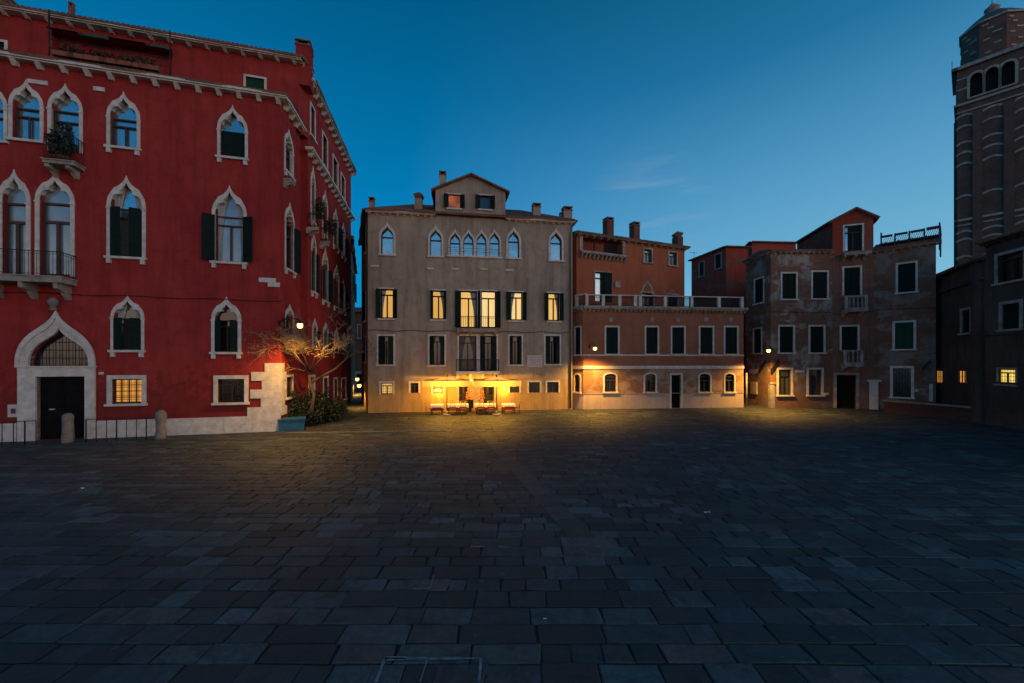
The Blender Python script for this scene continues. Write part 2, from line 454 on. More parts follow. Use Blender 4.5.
# ---------------------------------------------------------------- building kit
def ogee(u0, u1, zs, zp, n=26, cusp=0.0, z0=None, tip=.55):
    """open outline: foot - springing - pointed inflected head - springing - foot"""
    w = u1 - u0; uc = (u0 + u1) / 2; h = zp - zs
    left = []
    for i in range(n + 1):
        t = i / n; s = 1 - t
        px = (s**3 * u0 + 3 * s * s * t * u0 + 3 * s * t * t * (uc - .10 * w) + t**3 * uc)
        pz = (s**3 * zs + 3 * s * s * t * (zs + .66 * h) + 3 * s * t * t * (zs + tip * h) + t**3 * zp)
        if cusp:
            g = math.exp(-((t - .50) / .085) ** 2) * cusp * w
            px += g; pz -= g * .55
        left.append((px, pz))
    right = [(2 * uc - u, z) for u, z in reversed(left[:-1])]
    pts = left + right
    if z0 is not None: pts = [(u0, z0)] + pts + [(u1, z0)]
    return pts
def archp(u0, u1, zs, zp, n=8, z0=None):
    uc = (u0 + u1) / 2; r = (u1 - u0) / 2
    pts = [(uc - r * math.cos(math.pi * i / (2 * n)), zs + (zp - zs) * math.sin(math.pi * i / (2 * n))) for i in range(2 * n + 1)]
    if z0 is not None: pts = [(u0, z0)] + pts + [(u1, z0)]
    return pts
def rect(u0, u1, z0, z1): return [(u0, z0), (u0, z1), (u1, z1), (u1, z0)]

class Bld:
    def __init__(s, root): s.root = root; s.holes = {}
    def hole(s, fc, poly): s.holes.setdefault(id(fc), []).append(poly)
    def wall(s, fc, outline, mat, name='wall', reveal=.3, label=None):
        mb = MB(); mb.wall(fc, outline, s.holes.get(id(fc), []), reveal)
        o = mb.build(name, mat, s.root)
        if label: o['label'] = label
        return o
    def part(s, name, mat, mb, parent=None, label=None, **k):
        o = mb.build(name, mat, parent or s.root, **k)
        if label: o['label'] = label
        return o

def win(b, fc, x0, x1, y0, y1, shape='rect', fw=.16, stone='stone', pane='glass_dim', sash='cross', shut=None, shm='shutter', sw=.36,
        sill=True, ys=None, cusp=0.0, inset=False, label=None, proud=.05, deep=.26, sang=14, sashm='wood', name='window', grille=False, gr=(.16, .2, .013), curtain=None, cs=(0, 1), st=.06, hole=True, brk=False):
    xm = (x0 + x1) / 2
    u0, u1 = fc.u(x0), fc.u(x1)
    z1, z0 = fc.z(xm, y0), fc.z(xm, y1)
    if inset: u0 += fw; u1 -= fw; z1 -= fw * 1.5
    uc = (u0 + u1) / 2
    if shape == 'rect':
        op = rect(u0, u1, z0, z1); zs = z1
        outer = [(u0 - fw, z0), (u0 - fw, z1 + fw), (u1 + fw, z1 + fw), (u1 + fw, z0)]; inner = op; hp = op
    else:
        zs = fc.z(xm, ys) if ys else z1 - (u1 - u0) * .75
        if shape == 'ogee':
            inner = ogee(u0, u1, zs, z1, cusp=cusp, z0=z0)
            outer = ogee(u0 - fw, u1 + fw, zs, z1 + fw * 2.3, z0=z0, cusp=-.025 if cusp else 0)
            hp = ogee(u0, u1, zs, z1, z0=z0); op = hp
        else:
            inner = archp(u0, u1, zs, z1, z0=z0); outer = archp(u0 - fw, u1 + fw, zs, z1 + fw, z0=z0); hp = inner; op = inner
    if hole: b.hole(fc, hp)
    mb = MB(); mb.ring(fc, outer, inner, -deep * .8 if not cusp else -deep + .02, proud)
    if shape == 'ogee' and cusp:   # small capitals where the arch springs
        for uu in (u0 - fw, u1): mb.fbox(fc, uu - .02, uu + fw + .02, .0, proud + .03, zs - .08, zs)
    fr = b.part(name, M[stone], mb, label=label)
    mb = MB(); mb.sheet(fc, op, -deep); pn = b.part('pane', M[pane], mb, fr)
    if curtain:
        mb = MB(); w = (u1 - u0)
        for sd in cs:   # drawn curtains, gathered
            n = 10; rows = []
            for k in range(n + 1):
                f = k / n; wz = []
                for j in range(5):
                    g = j / 4; ww = w * (.40 - .26 * math.sin(min(1, g * 1.25) * math.pi / 2))
                    uu = u0 + .03 + f * ww if sd == 0 else u1 - .03 - f * ww
                    wz.append((uu, -deep + .03 + .022 * math.sin(f * 19), z1 - .04 - g * (z1 - z0 - .1)))
                rows.append(wz)
            for k in range(n):
                for j in range(4):
                    mb.add([fc.P(*rows[k][j]), fc.P(*rows[k + 1][j]), fc.P(*rows[k + 1][j + 1]), fc.P(*rows[k][j + 1])], [(0, 1, 2, 3)], True)
        b.part('curtain', M[curtain], mb, fr)
    if sash == 'head':
        mb = MB(); t = .05; va, vb = -deep + .04, -deep + .09
        mb.fbox(fc, u0, u1, va, vb, zs - .03, zs + .05); mb.ring(fc, hp, [(uc + (u - uc) * .86, z if z < zs else zs + (z - zs) * .8) for u, z in hp], va, vb - .004)
        b.part('sash', M[sashm], mb, fr)
    elif sash:
        mb = MB(); t = st; va, vb = -deep + .06, -deep + .12
        mb.fbox(fc, u0, u0 + t, va, vb, z0, zs); mb.fbox(fc, u1 - t, u1, va, vb, z0, zs); mb.fbox(fc, u0 + t, u1 - t, va, vb, z0, z0 + t * 1.3)
        zt = zs if shape != 'rect' else z1
        mb.fbox(fc, u0 + t, u1 - t, va, vb, zt - t, zt)
        if sash in ('cross', 'tall'):
            zz = z0 + (zt - z0) * (.74 if sash == 'cross' else .80)
            mb.fbox(fc, u0 + t, u1 - t, va, vb + .005, zz - t * .6, zz + t * .6)
            mb.fbox(fc, uc - t * .6, uc + t * .6, va, vb + .008, z0 + t * 1.3, zz - t * .6)
        if sash == 'grid':
            for k in range(1, 4): mb.fbox(fc, u0 + (u1 - u0) * k / 4 - .02, u0 + (u1 - u0) * k / 4 + .02, va, vb, z0 + t, zt - t)
            for k in range(1, 4): mb.fbox(fc, u0 + t, u1 - t, va - .01, vb - .01, z0 + (zt - z0) * k / 4 - .02, z0 + (zt - z0) * k / 4 + .02)
        b.part('sash', M[sashm], mb, fr)
    if grille:
        mb = MB(); n = max(3, int((u1 - u0) / gr[0])); m = max(2, int((z1 - z0) / gr[1]))
        for k in range(1, n): mb.tube([fc.P(u0 + (u1 - u0) * k / n, -.04, z0), fc.P(u0 + (u1 - u0) * k / n, -.04, z1)], gr[2], 4)
        for k in range(1, m): mb.tube([fc.P(u0, -.055, z0 + (z1 - z0) * k / m), fc.P(u1, -.055, z0 + (z1 - z0) * k / m)], .011, 4)
        b.part('grille', M['grid'], mb, fr)
    if shut:
        zt = zs if shape != 'rect' else z1
        w = (u1 - u0) * sw
        def leaf(hu, side, ang, ww):
            mb = MB(); ca, sa = math.cos(R(ang)) * side, math.sin(R(ang))
            def slab(a0, a1, t0, t1, za, zb):
                pts = []
                for z in (za, zb):
                    for a, t in ((a0, t0), (a1, t0), (a1, t1), (a0, t1)):
                        pts.append(fc.P(hu + ca * a - sa * t * side, max(proud, 0) + .01 + sa * a + abs(ca) * t, z))
                mb.hexa(pts)
            slab(0, ww, 0, .03, z0 + .03, zt - .02)
            for za, zb in ((z0 + .03, z0 + .13), ((z0 + zt) / 2 - .05, (z0 + zt) / 2 + .05), (zt - .12, zt - .02)): slab(0, ww, .03, .045, za, zb)
            slab(0, .06, .03, .043, z0 + .13, zt - .12); slab(ww - .06, ww, .03, .043, z0 + .13, zt - .12)
            b.part('shutter', M[shm], mb, fr)
        if 'L' in shut: leaf(u0, -1, sang, w)
        if 'R' in shut: leaf(u1, 1, sang, w)
        if 'C' in shut:      # both leaves shut across the opening
            for a0, a1 in ((u0 + .02, uc - .008), (uc + .008, u1 - .02)):
                mb = MB(); mb.fbox(fc, a0, a1, -.12, -.08, z0 + .02, zt - .02)
                for za, zb in ((z0 + .02, z0 + .12), ((z0 + zt) / 2 - .05, (z0 + zt) / 2 + .05), (zt - .12, zt - .02)): mb.fbox(fc, a0, a1, -.08, -.06, za, zb)
                mb.fbox(fc, a0, a0 + .07, -.08, -.062, z0 + .12, zt - .12); mb.fbox(fc, a1 - .07, a1, -.08, -.062, z0 + .12, zt - .12)
                b.part('shutter', M[shm], mb, fr)
        if 'I' in shut:      # leaves folded back inside the opening, narrowing it
            for a0, sd in ((u0, 1), (u1, -1)):
                mb = MB(); a1 = a0 + sd * w
                mb.hexa([fc.P(a0, .02, z0 + .02), fc.P(a1, .16, z0 + .02), fc.P(a1, .20, z0 + .02), fc.P(a0, .06, z0 + .02),
                         fc.P(a0, .02, zt), fc.P(a1, .16, zt), fc.P(a1, .20, zt), fc.P(a0, .06, zt)])
                b.part('shutter', M[shm], mb, fr)
    if sill:
        mb = MB(); mb.fbox(fc, u0 - fw - .06, u1 + fw + .06, -.05, .15, z0 - .12, z0)
        if brk:
            for uu in (u0 - fw + .02, u1 + fw - .2): mb.fbox(fc, uu, uu + .18, .0, .12, z0 - .36, z0 - .12)
        b.part('sill', M[stone], mb, fr)
    return fr, (u0, u1, z0, z1)

def balcony(b, fc, x0, x1, yt, yb, yr, depth, style='iron', mat='stone_dirty', n_br=2, brz=.35, name='balcony', rails=True):
    fo = fc.off(depth); xm = (x0 + x1) / 2
    A, B = fo.P(fo.u(x0), 0, 0), fo.P(fo.u(x1), 0, 0)
    off = (fo.a - fc.a).dot(fc.d)
    u0, u1 = max(fo.u(x0), fc.u(x0)), min(fo.u(x1), fc.u(x1)); zt, zb, zr = fo.z(xm, yt), fo.z(xm, yb), fo.z(xm, yr)
    mb = MB(); mb.fbox(fc, u0, u1, .0, depth, zb, zt); mb.fbox(fc, u0 - .05, u1 + .05, .0, depth + .05, zt - .05, zt + .004)
    slab = b.part(name, M[mat], mb)
    for k in range(n_br):
        uu = u0 + .12 + (u1 - u0 - .42) * k / max(1, n_br - 1)
        mb = MB(); fb = [(0, zb), (depth * .92, zb), (depth * .88, zb - brz * .35), (depth * .45, zb - brz * .55), (depth * .15, zb - brz), (0, zb - brz)]
        sideface = Face(fc.P(uu, 0, 0).to_2d(), fc.P(uu, 1, 0).to_2d())
        mb.prism(sideface, fb, -.09, .09)
        b.part('bracket', M[mat], mb, slab)
    if not rails: return slab, (u0, u1, zt, zr)
    mb = MB()
    if style == 'iron':
        path = [(u0 + .04, .0), (u0 + .04, depth - .05), (u1 - .04, depth - .05), (u1 - .04, .0)]
        for i in range(3):
            p, q = path[i], path[i + 1]
            for z, r in ((zr, .024), (zt + .10, .014), (zr - .12, .012)):
                mb.tube([fc.P(p[0], p[1], z), fc.P(q[0], q[1], z)], r, 5)
            L = math.hypot(q[0] - p[0], q[1] - p[1]); n = max(2, int(L / .15))
            for k in range(n + 1):
                t = k / n; uu = p[0] + (q[0] - p[0]) * t; vv = p[1] + (q[1] - p[1]) * t
                mb.tube([fc.P(uu, vv, zt), fc.P(uu, vv, zr)], .012, 4)
        b.part('railing', M['iron'], mb, slab)
    else:
        for a0, a1, va, vb in ((u0, u1, depth - .2, depth), ):
            mb.fbox(fc, u0, u1, depth - .2, depth, zr - .12, zr)
            mb.fbox(fc, u0, u0 + .2, depth - .2, depth, zt, zr - .12); mb.fbox(fc, u1 - .2, u1, depth - .2, depth, zt, zr - .12)
            mb.fbox(fc, u0, u0 + .16, 0, depth - .2, zr - .12, zr); mb.fbox(fc, u1 - .16, u1, 0, depth - .2, zr - .12, zr)
            mb.fbox(fc, u0 + .2, u1 - .2, depth - .18, depth - .02, zt, zt + .07)
        rl = b.part('balustrade', M[mat], mb, slab)
        mb = MB(); n = max(3, int((u1 - u0 - .4) / .24)); hh = zr - .12 - zt - .07
        for k in range(n):
            uu = u0 + .2 + (u1 - u0 - .4) * (k + .5) / n; p = fc.P(uu, depth - .1, zt + .07)
            mb.lathe(p, [(.055, 0), (.055, hh * .1), (.03, hh * .2), (.065, hh * .42), (.03, hh * .75), (.055, hh * .9), (.055, hh)], 8)
        b.part('baluster_row', M[mat], mb, slab)
    return slab, (u0, u1, zt, zr)

def cornice(b, fc, u0, u1, z, depth=.42, hgt=.22, spacing=1.0, bw=.2, bh=.26, mat='stone', tiles=True, dent=False, name='cornice', ends=True):
    mb = MB(); mb.fbox(fc, u0, u1, -.05, depth, z, z + hgt * .55); mb.fbox(fc, u0, u1, -.05, depth * .8, z - hgt * .3, z)
    n = max(1, int((u1 - u0) / spacing))
    for k in range(n + 1):
        uu = u0 + (u1 - u0) * (k + .5) / (n + 1)
        mb.hexa([fc.P(uu - bw / 2, 0, z - bh - hgt * .3), fc.P(uu + bw / 2, 0, z - bh - hgt * .3), fc.P(uu + bw / 2, depth * .3, z - bh - hgt * .3), fc.P(uu - bw / 2, depth * .3, z - bh - hgt * .3),
                 fc.P(uu - bw / 2, 0, z - hgt * .3), fc.P(uu + bw / 2, 0, z - hgt * .3), fc.P(uu + bw / 2, depth * .85, z - hgt * .3), fc.P(uu - bw / 2, depth * .85, z - hgt * .3)])
    return b.part(name, M[mat], mb)

def chimney(b, p, w, d, h, rz=0, cap='flat', mat='brickred', parent=None):
    mb = MB(); mb.box(p, w, d, h, rz)
    o = b.part('chimney', M[mat], mb, parent)
    mb = MB()
    top = (p[0], p[1], p[2] + h)
    if cap == 'flat':
        mb.box(top, w * 1.1, d * 1.1, .1, rz)
        for sx in (-.4, .4):
            mb.box((top[0] + sx * w * math.cos(rz), top[1] + sx * w * math.sin(rz), top[2] + .1), w * .18, d * .9, .18, rz)
        mb.box((top[0], top[1], top[2] + .28), w * 1.1, d * 1.1, .08, rz)
    else:
        q = 1.5; mb.lathe(top, [(w * .55, 0), (w * .85, .28), (w * .85, .36), (w * .1, .62)], 4, False)
    b.part('chimney_cap', M['tile'], mb, o)
    return o

def px_chimney(b, x0, x1, y0, y1, Y, rz=0, cap='flat', mat='brickred', parent=None, d=None):
    p = at((x0 + x1) / 2, y1, Y); w = (x1 - x0) / F * Y; h = (y1 - y0) / F * Y - .36
    return chimney(b, (p.x, p.y, p.z - .6), w, d or w * 1.1, h + .6, rz, cap, mat, parent)

def walls(b, pts, z0, z1, mat, name='rear_wall'):
    mb = MB()
    for p, q in zip(pts, pts[1:]):
        mb.quad((p[0], p[1], z0), (q[0], q[1], z0), (q[0], q[1], z1), (p[0], p[1], z1))
    return b.part(name, mat, mb)

def leaves(mb, c, rx, ry, rz, n, size, gap=.35, seed=0):
    rnd = random.Random(seed)
    for _ in range(n):
        while True:
            d = Vector((rnd.uniform(-1, 1), rnd.uniform(-1, 1), rnd.uniform(-1, 1)))
            if .05 < d.length < 1: break
        if d.length < gap: d = d.normalized() * rnd.uniform(gap, 1)
        p = Vector((c[0] + d.x * rx, c[1] + d.y * ry, c[2] + d.z * rz))
        a = Vector((rnd.uniform(-1, 1), rnd.uniform(-1, 1), rnd.uniform(-.6, 1))).normalized()
        bb = a.cross(Vector((rnd.uniform(-1, 1), rnd.uniform(-1, 1), rnd.uniform(-1, 1)))).normalized()
        s = size * rnd.uniform(.6, 1.3)
        mb.add([p - a * s, p + bb * s * .45, p + a * s, p - bb * s * .45], [(0, 1, 2, 3)])
# ================================================================ the red gothic palace
A0, C0 = gp(0, 442), gp(281, 431)
FR = Face(A0, C0)
uL = FR.u(-190)
FR = Face(FR.P(uL, 0, 0).to_2d(), C0)            # front, starting well left of the frame
red = Bld(face_thing('red_palace', 'tall crimson stucco palace with white pointed gothic windows and stone portal', 'palace', FR))
def side_base(px): return HY + 69.0 * (440 - px) / 159.0
S1 = gp(301, side_base(301)); S1b = Vector(((308 - CX) / F * S1.y, S1.y)); S2 = gp(351, HY + 60.3 * (440 - 351) / 132)
FS1, FJ, FS2 = Face(C0, S1), Face(S1, S1b), Face(S1b, S2)
zc = FR.z(140, 79)                                  # main cornice
ET = zc + .14
OG = dict(shape='ogee', cusp=.085, inset=True, brk=True, sang=10)
# top row
for x0, x1 in ((-28, 8), (9, 44)):
    win(red, FR, x0, x1, 82, 140, ys=107, fw=.14, pane='glass_blue', sash='cross', shape='ogee', cusp=.085, inset=True, sashm='woodred')
win(red, FR, 48, 83, 86, 152, ys=110, fw=.14, pane='glass_blue', sash='cross', sill=False, shape='ogee', cusp=.085, inset=True)
win(red, FR, 107, 140.5, 94, 147.5, ys=118, fw=.14, pane='glass_blue', sash='cross', **OG)
win(red, FR, 217.5, 248, 107, 157.5, ys=131, fw=.14, pane='glass_blue', sash='tall', shut='C', **OG)
# main floor
for x0, x1, p in ((-2, 31, 'glass_blue'), (35.5, 75, 'curtain')):
    win(red, FR, x0, x1, 172 if x0 < 0 else 175, 276, ys=202, fw=.17, pane='curtain_glass', sash='cross', sill=False, shape='ogee', cusp=.085, inset=True, sashm='woodred', st=.10)
win(red, FR, -60, -8, 171, 276, ys=202, fw=.17, pane='glass_blue', sash='cross', sill=False, shape='ogee', cusp=.085, inset=True, sashm='woodred')
win(red, FR, 107, 146, 178, 257, ys=208, fw=.155, pane='glass_blue', sash='tall', shut='I', sw=.36, curtain='curtain', sashm='woodred', **OG)
win(red, FR, 212, 247, 187.5, 262, ys=216, fw=.155, pane='curtain_glass', sash='tall', shut='LR', sw=.42, curtain='curtain', sashm='woodred', **{**OG, 'sang': 24})
# mezzanine
win(red, FR, 111, 144.5, 297, 350, ys=318, fw=.13, pane='glass_dim', sash='tall', shut='I', sw=.36, curtain='curtain', sashm='woodred', **OG)
win(red, FR, 211.5, 241.5, 299, 352, ys=320, fw=.17, pane='glass_dark', sash='tall', shut='I', sw=.30, **OG)
# ground floor square windows
win(red, FR, 112, 142, 379, 403.5, fw=.2, pane='lit_dim', sash='grid', grille=True, sill=True, label='small square window glowing amber behind its grille')
win(red, FR, 218, 244.5, 379, 402.5, fw=.2, pane='glass_dark', sash='cross', grille=True)
# portal: stone jambs, lintel, ogee hood with a dark lunette above
pu0, pu1 = FR.u(19), FR.u(96); du0, du1 = FR.u(37), FR.u(86)
zl = FR.z(58, 367); zd = FR.z(58, 376.5); zpk = FR.z(58, 313)
red.hole(FR, rect(du0, du1, 0.02, zd))
lu0, lu1 = FR.u(30), FR.u(90)
lun = ogee(lu0, lu1, zl + .12, FR.z(58, 328), z0=zl + .05, tip=.62)
red.hole(FR, lun)
mb = MB()
mb.fbox(FR, pu0, du0, -.28, .10, 0, zl - .02); mb.fbox(FR, du1, pu1, -.28, .10, 0, zl - .02); mb.fbox(FR, du0, du1, -.28, .10, zd, zl - .02)
mb.fbox(FR, pu0 - .05, pu1 + .05, -.02, .18, zl - .02, zl + .05)
port = red.part('portal', M['stone'], mb)
mb = MB(); mb.ring(FR, ogee(pu0, pu1, zl + .1, zpk, z0=zl + .05, tip=.6), lun, -.2, .12); mb.ring(FR, ogee(pu0 - .04, pu1 + .04, zl + .1, zpk + .14, z0=zl + .05, tip=.6), ogee(pu0 + .12, pu1 - .12, zl + .1, zpk - .25, z0=zl + .05, tip=.6), .12, .19)
red.part('hood', M['stone'], mb, port)
mb = MB(); mb.sheet(FR, lun, -.24); red.part('lunette', M['glass_dark'], mb, port)
mb = MB()
for k in range(1, 9):
    uu = lu0 + (lu1 - lu0) * k / 9
    zt = max(z for u, z in lun if abs(u - uu) < .2) - .12
    mb.tube([FR.P(uu, -.16, zl + .05), FR.P(uu, -.16, zt)], .016, 4)
for k in range(1, 4): mb.tube([FR.P(lu0 + .18 * k, -.15, zl + .05 + .4 * k), FR.P(lu1 - .18 * k, -.15, zl + .05 + .4 * k)], .014, 4)
red.part('lunette_grille', M['iron'], mb, port)
hx = FR.P(FR.u(56), .16, zpk + .08)
mb = MB(); mb.lathe(hx, [(.10, 0), (.16, .07), (.10, .16), (.13, .24), (.21, .40), (.20, .52), (.12, .64), (.03, .68)], 12)
red.part('finial_head', M['dark_stone'], mb, port)
mb = MB(); um = (du0 + du1) / 2
for a0, a1 in ((du0, um - .01), (um + .01, du1)):
    mb.fbox(FR, a0, a1, -.27, -.2, .02, zd)
    for k in range(4):
        zz = .15 + k * (zd - .2) / 4; mb.fbox(FR, a0 + .1, a1 - .1, -.2, -.175, zz, zz + (zd - .2) / 4 - .12)
dr = red.part('door', M['door'], mb)
mb = MB(); mb.fbox(FR, um - .62, um - .40, -.2, -.16, zd * .47, zd * .47 + .05); red.part('letter_slot', M['stone'], mb, dr)
# intercom plate, small name plate
mb = MB(); mb.fbox(FR, FR.u(8.5), FR.u(18.5), 0, .05, FR.z(13, 417), FR.z(13, 404.5)); ic = red.part('intercom_plate', M['plaque'], mb)
mb = MB(); mb.fbox(FR, FR.u(12), FR.u(16.5), .05, .07, FR.z(14, 413.5), FR.z(14, 408.5)); red.part('button_panel', M['violet'], mb, ic)
mb = MB(); mb.fbox(FR, FR.u(99), FR.u(104), 0, .04, FR.z(101, 374.5), FR.z(101, 372)); red.part('wall_plate', M['stone'], mb)
# stone foot and corner quoins
zb = FR.z(140, 419.5); mb = MB()
def foot(u0, u1):
    n = max(1, round((u1 - u0) / 1.3))
    for r in range(2):
        for k in range(n):
            a = u0 + (u1 - u0) * k / n; c = u0 + (u1 - u0) * (k + 1) / n
            mb.fbox(FR, a + .004, c - .004, -.02, .05 + random.uniform(0, .012), .0 + zb * r / 2 + (.004 if r else 0), zb * (r + 1) / 2)
foot(uL * 0, pu0 - .06); red.part('stone_foot', M['stone'], mb); mb = MB(); foot(pu1 + .06, FR.L); red.part('stone_foot', M['stone'], mb)
zq = FR.z(268, 363); mb = MB(); nq = 6
for k in range(nq):
    z0 = zb + (zq - zb) * k / nq; z1 = zb + (zq - zb) * (k + 1) / nq - .006
    ww = (1.75, 1.05, 1.6, 1.0, 1.55, .85)[k] * .95
    mb.fbox(FR, FR.L - ww, FR.L + .055, -.02, .055, z0, z1); mb.fbox(FS1, -.052, ww * .45, -.02, .055, z0 + .002, z1 - .002)
red.part('quoin', M['stone'], mb)
mb = MB(); mb.fbox(FR, FR.u(259), FR.u(276), 0, .05, FR.z(268, 282.5), FR.z(268, 278)); mb.fbox(FR, FR.u(268), FR.u(280), .0, .05, FR.z(276, 287), FR.z(276, 282.6)); red.part('corner_stone_or_lit_strip', M['stone'], mb)
for x0, x1, y in ((28, 48, 82.5), (94, 105, 89.5)):
    mb = MB(); mb.fbox(FR, FR.u(x0), FR.u(x1), 0, .06, FR.z((x0 + x1) / 2, y + 2), FR.z((x0 + x1) / 2, y - 2)); red.part('stone_lintel', M['stone'], mb)
# balconies
balcony(red, FR, -60, 77, 274, 280.5, 249, .95, n_br=4, brz=.75)
sb, (bu0, bu1, bzt, bzr) = balcony(red, FR, 42, 85, 160, 164, 135, .7, n_br=2, brz=.45)
# cable strung along the front
mb = MB(); cz = FR.z(150, 297)
mb.tube([FR.P(u, .06, cz + .03 * math.sin(u * 1.7)) for u in [FR.L * k / 24 for k in range(25)]], .02, 5)
red.part('cable', M['cable'], mb)
# walls
red.wall(FR, rect(0, FR.L, 0, ET), M['red'])
# side, first bay
def swin(fc, x0, x1, y0, y1, **k):
    return win(red, fc, x0, x1, y0, y1, **k)
swin(FS1, 284, 293, 131, 174, ys=148, shape='ogee', cusp=.08, inset=True, fw=.14, pane='glass_dim', brk=True)
swin(FS1, 284.5, 294, 204, 270, ys=224, shape='ogee', cusp=.08, inset=True, fw=.14, pane='glass_dark', shut='R', sw=.5, brk=True)
swin(FS1, 285, 293.5, 306, 335, ys=318, shape='ogee', cusp=.08, inset=True, fw=.14, pane='glass_dark', shut='L', sw=.5)
swin(FS1, 286, 292, 377, 397, fw=.14, pane='glass_dark', grille=True)
red.wall(FS1, rect(0, FS1.L, 0, ET), M['red'], 'side_wall')
red.wall(FJ, rect(0, FJ.L, 0, ET + 4), M['red'], 'side_wall')
zt2 = FR.z(298, 0) * 0
for x0, x1, y0, y1, ys in ((310.5, 315, 168, 222, 186), (322, 327.5, 192, 236, 208), (333, 338, 210, 247, 224), (341.5, 345, 224, 256, 236)):
    swin(FS2, x0, x1, y0, y1, ys=ys, shape='ogee', cusp=.07, inset=True, fw=.14, pane='glass_dark', brk=True, shut='R' if x0 > 330 else None, sw=.5)
for x0, x1, y0, y1, ys in ((311, 316, 232, 292, 252), (322, 328, 249, 301, 268), (333.5, 339, 266, 307, 280), (341, 345, 281, 311, 292)):
    swin(FS2, x0, x1, y0, y1, ys=ys, shape='ogee', cusp=.07, inset=True, fw=.14, pane='glass_dark', shut='LR', sw=.42, brk=True)
for x0, x1, y0, y1, ys in ((312, 317, 320, 346, 330), (323, 328, 324, 349, 333), (334, 338.5, 329, 352, 337), (342, 346, 334, 353, 341)):
    swin(FS2, x0, x1, y0, y1, ys=ys, shape='ogee', cusp=.07, inset=True, fw=.15, pane='glass_dark', shut='R', sw=.5)
for x0, x1, y0, y1 in ((309, 314, 377, 400), (323.5, 327.5, 378, 400), (334, 337, 379, 400), (341.5, 345.5, 379, 399)):
    swin(FS2, x0, x1, y0, y1, fw=.15, pane='glass_dark')
for x0, x1, y0, y1 in ((310.5, 314.5, 108, 138), (322.5, 327, 137, 168), (333, 337.5, 160, 187), (341, 344.5, 177, 199)):
    swin(FS2, x0, x1, y0, y1, fw=.14, pane='glass_dim', sash='cross')
zS2 = FS2.z(330, 128)
zSc = FS2.z(328, 183)
red.wall(FS2, rect(0, FS2.L, 0, zS2), M['red'], 'side_wall')
for (x0, yt, x1) in ((309, 222, 318), (320, 237, 330)):
    balcony(red, FS2, x0, x1, yt, yt + 3, yt - 14, .6, n_br=2, brz=.35)
balcony(red, FS1, 283, 294.5, 175.5, 179, 174, .45, n_br=2, brz=.3, rails=False)
for fc, u0, u1 in ((FR, 0, FR.L + .38), (FS1, .03, FS1.L), (FS2, -.38, FS2.L)):
    cornice(red, fc, u0, u1, zSc if fc is FS2 else zc)
cornice(red, FS2, -.3, FS2.L + .3, zS2 - .05, depth=.45)
# low tiled skirt above the main cornice, and the storey set back behind a roof terrace
SB = 2.3
FT0 = FR.off(-SB); uT = FT0.u(298)
FT = Face(FT0.a, FT0.P(uT, 0, 0).to_2d())
zT = FT.z(150, 37)
mb = MB()
mb.tiles(FR.P(0, .42, ET + .02), FR.P(FR.L + .42, .42, ET + .02), FT.P(FT.L, 0, ET + .75), FT.P(0, 0, ET + .75))
e0, e1 = FS1.P(-.0, .42, ET + .02), FS1.P(FS1.L, .42, ET + .02)
mb.tiles(e0, e1, S1.to_3d() + Vector((-.5, 0, ET + .75)), FT.P(FT.L, 0, ET + .75))
red.part('skirt_roof', M['tile'], mb)
win(red, FT, 246, 264.5, 78, 92, fw=.12, pane='glass_dark', shut='C', shm='shutter_green', sill=False)
win(red, FT, -4, 5, 42, 56, fw=.12, pane='glass_blue', sill=False)
tu0, tu1 = FT.u(52), FT.u(172)
red.hole(FT, rect(tu0, tu1, ET + .9, zT - .5))
red.wall(FT, rect(0, FT.L, ET - .3, zT), M['red'], 'upper_wall', reveal=.42)
mb = MB(); mb.fbox(FT, tu0 - .2, tu1 + .2, -.5, -.42, ET, zT); red.part('loggia_wall', M['red'], mb)
mb = MB(); mb.fbox(FT, tu0 - .2, tu1 + .2, -.42, -.01, ET + .7, ET + .9); red.part('loggia_floor', M['stone_dirty'], mb)
FTS = Face(FT.b, S1b); red.wall(FTS, rect(0, FTS.L, ET - .5, zT), M['red'], 'upper_side_wall')
cornice(red, FT, 0, FT.L + .3, zT - .05, depth=.5, spacing=.95, hgt=.16, bw=.16, bh=.14)
cornice(red, FTS, 0, FTS.L, zT - .05, depth=.4, spacing=.9)
back = FR.P(0, -16, 0); backR = S2.to_3d() + Vector((-9, 3, 0))
mb = MB()
r0, r1 = FT.P(0, -6, zT + 1.9), FT.P(FT.L - 4.5, -6, zT + 1.9)
mb.tiles(FT.P(0, .55, zT + .1), FT.P(FT.L + .4, .55, zT + .1), r1, r0)
mb.tiles(FT.P(FT.L + .4, .55, zT + .1), S1b.to_3d() + Vector((.4, 0, zT + .1)), FTS.P(FTS.L, -5, zT + 1.5), r1)
mb.tiles(FS2.P(0, .5, zS2 + .12), FS2.P(FS2.L, .5, zS2 + .12), FS2.P(FS2.L, -6, zS2 + 1.9), FS2.P(0, -6, zS2 + 1.9))
mb.quad(r0, r1, FT.P(FT.L - 4.5, -16, zT), FT.P(0, -16, zT))
red.part('roof', M['tile'], mb)
walls(red, [FR.P(0, 0, 0), FR.P(0, -16, 0), S2.to_3d() + Vector((-10, 2, 0)), S2], 0, ET, M['red'])
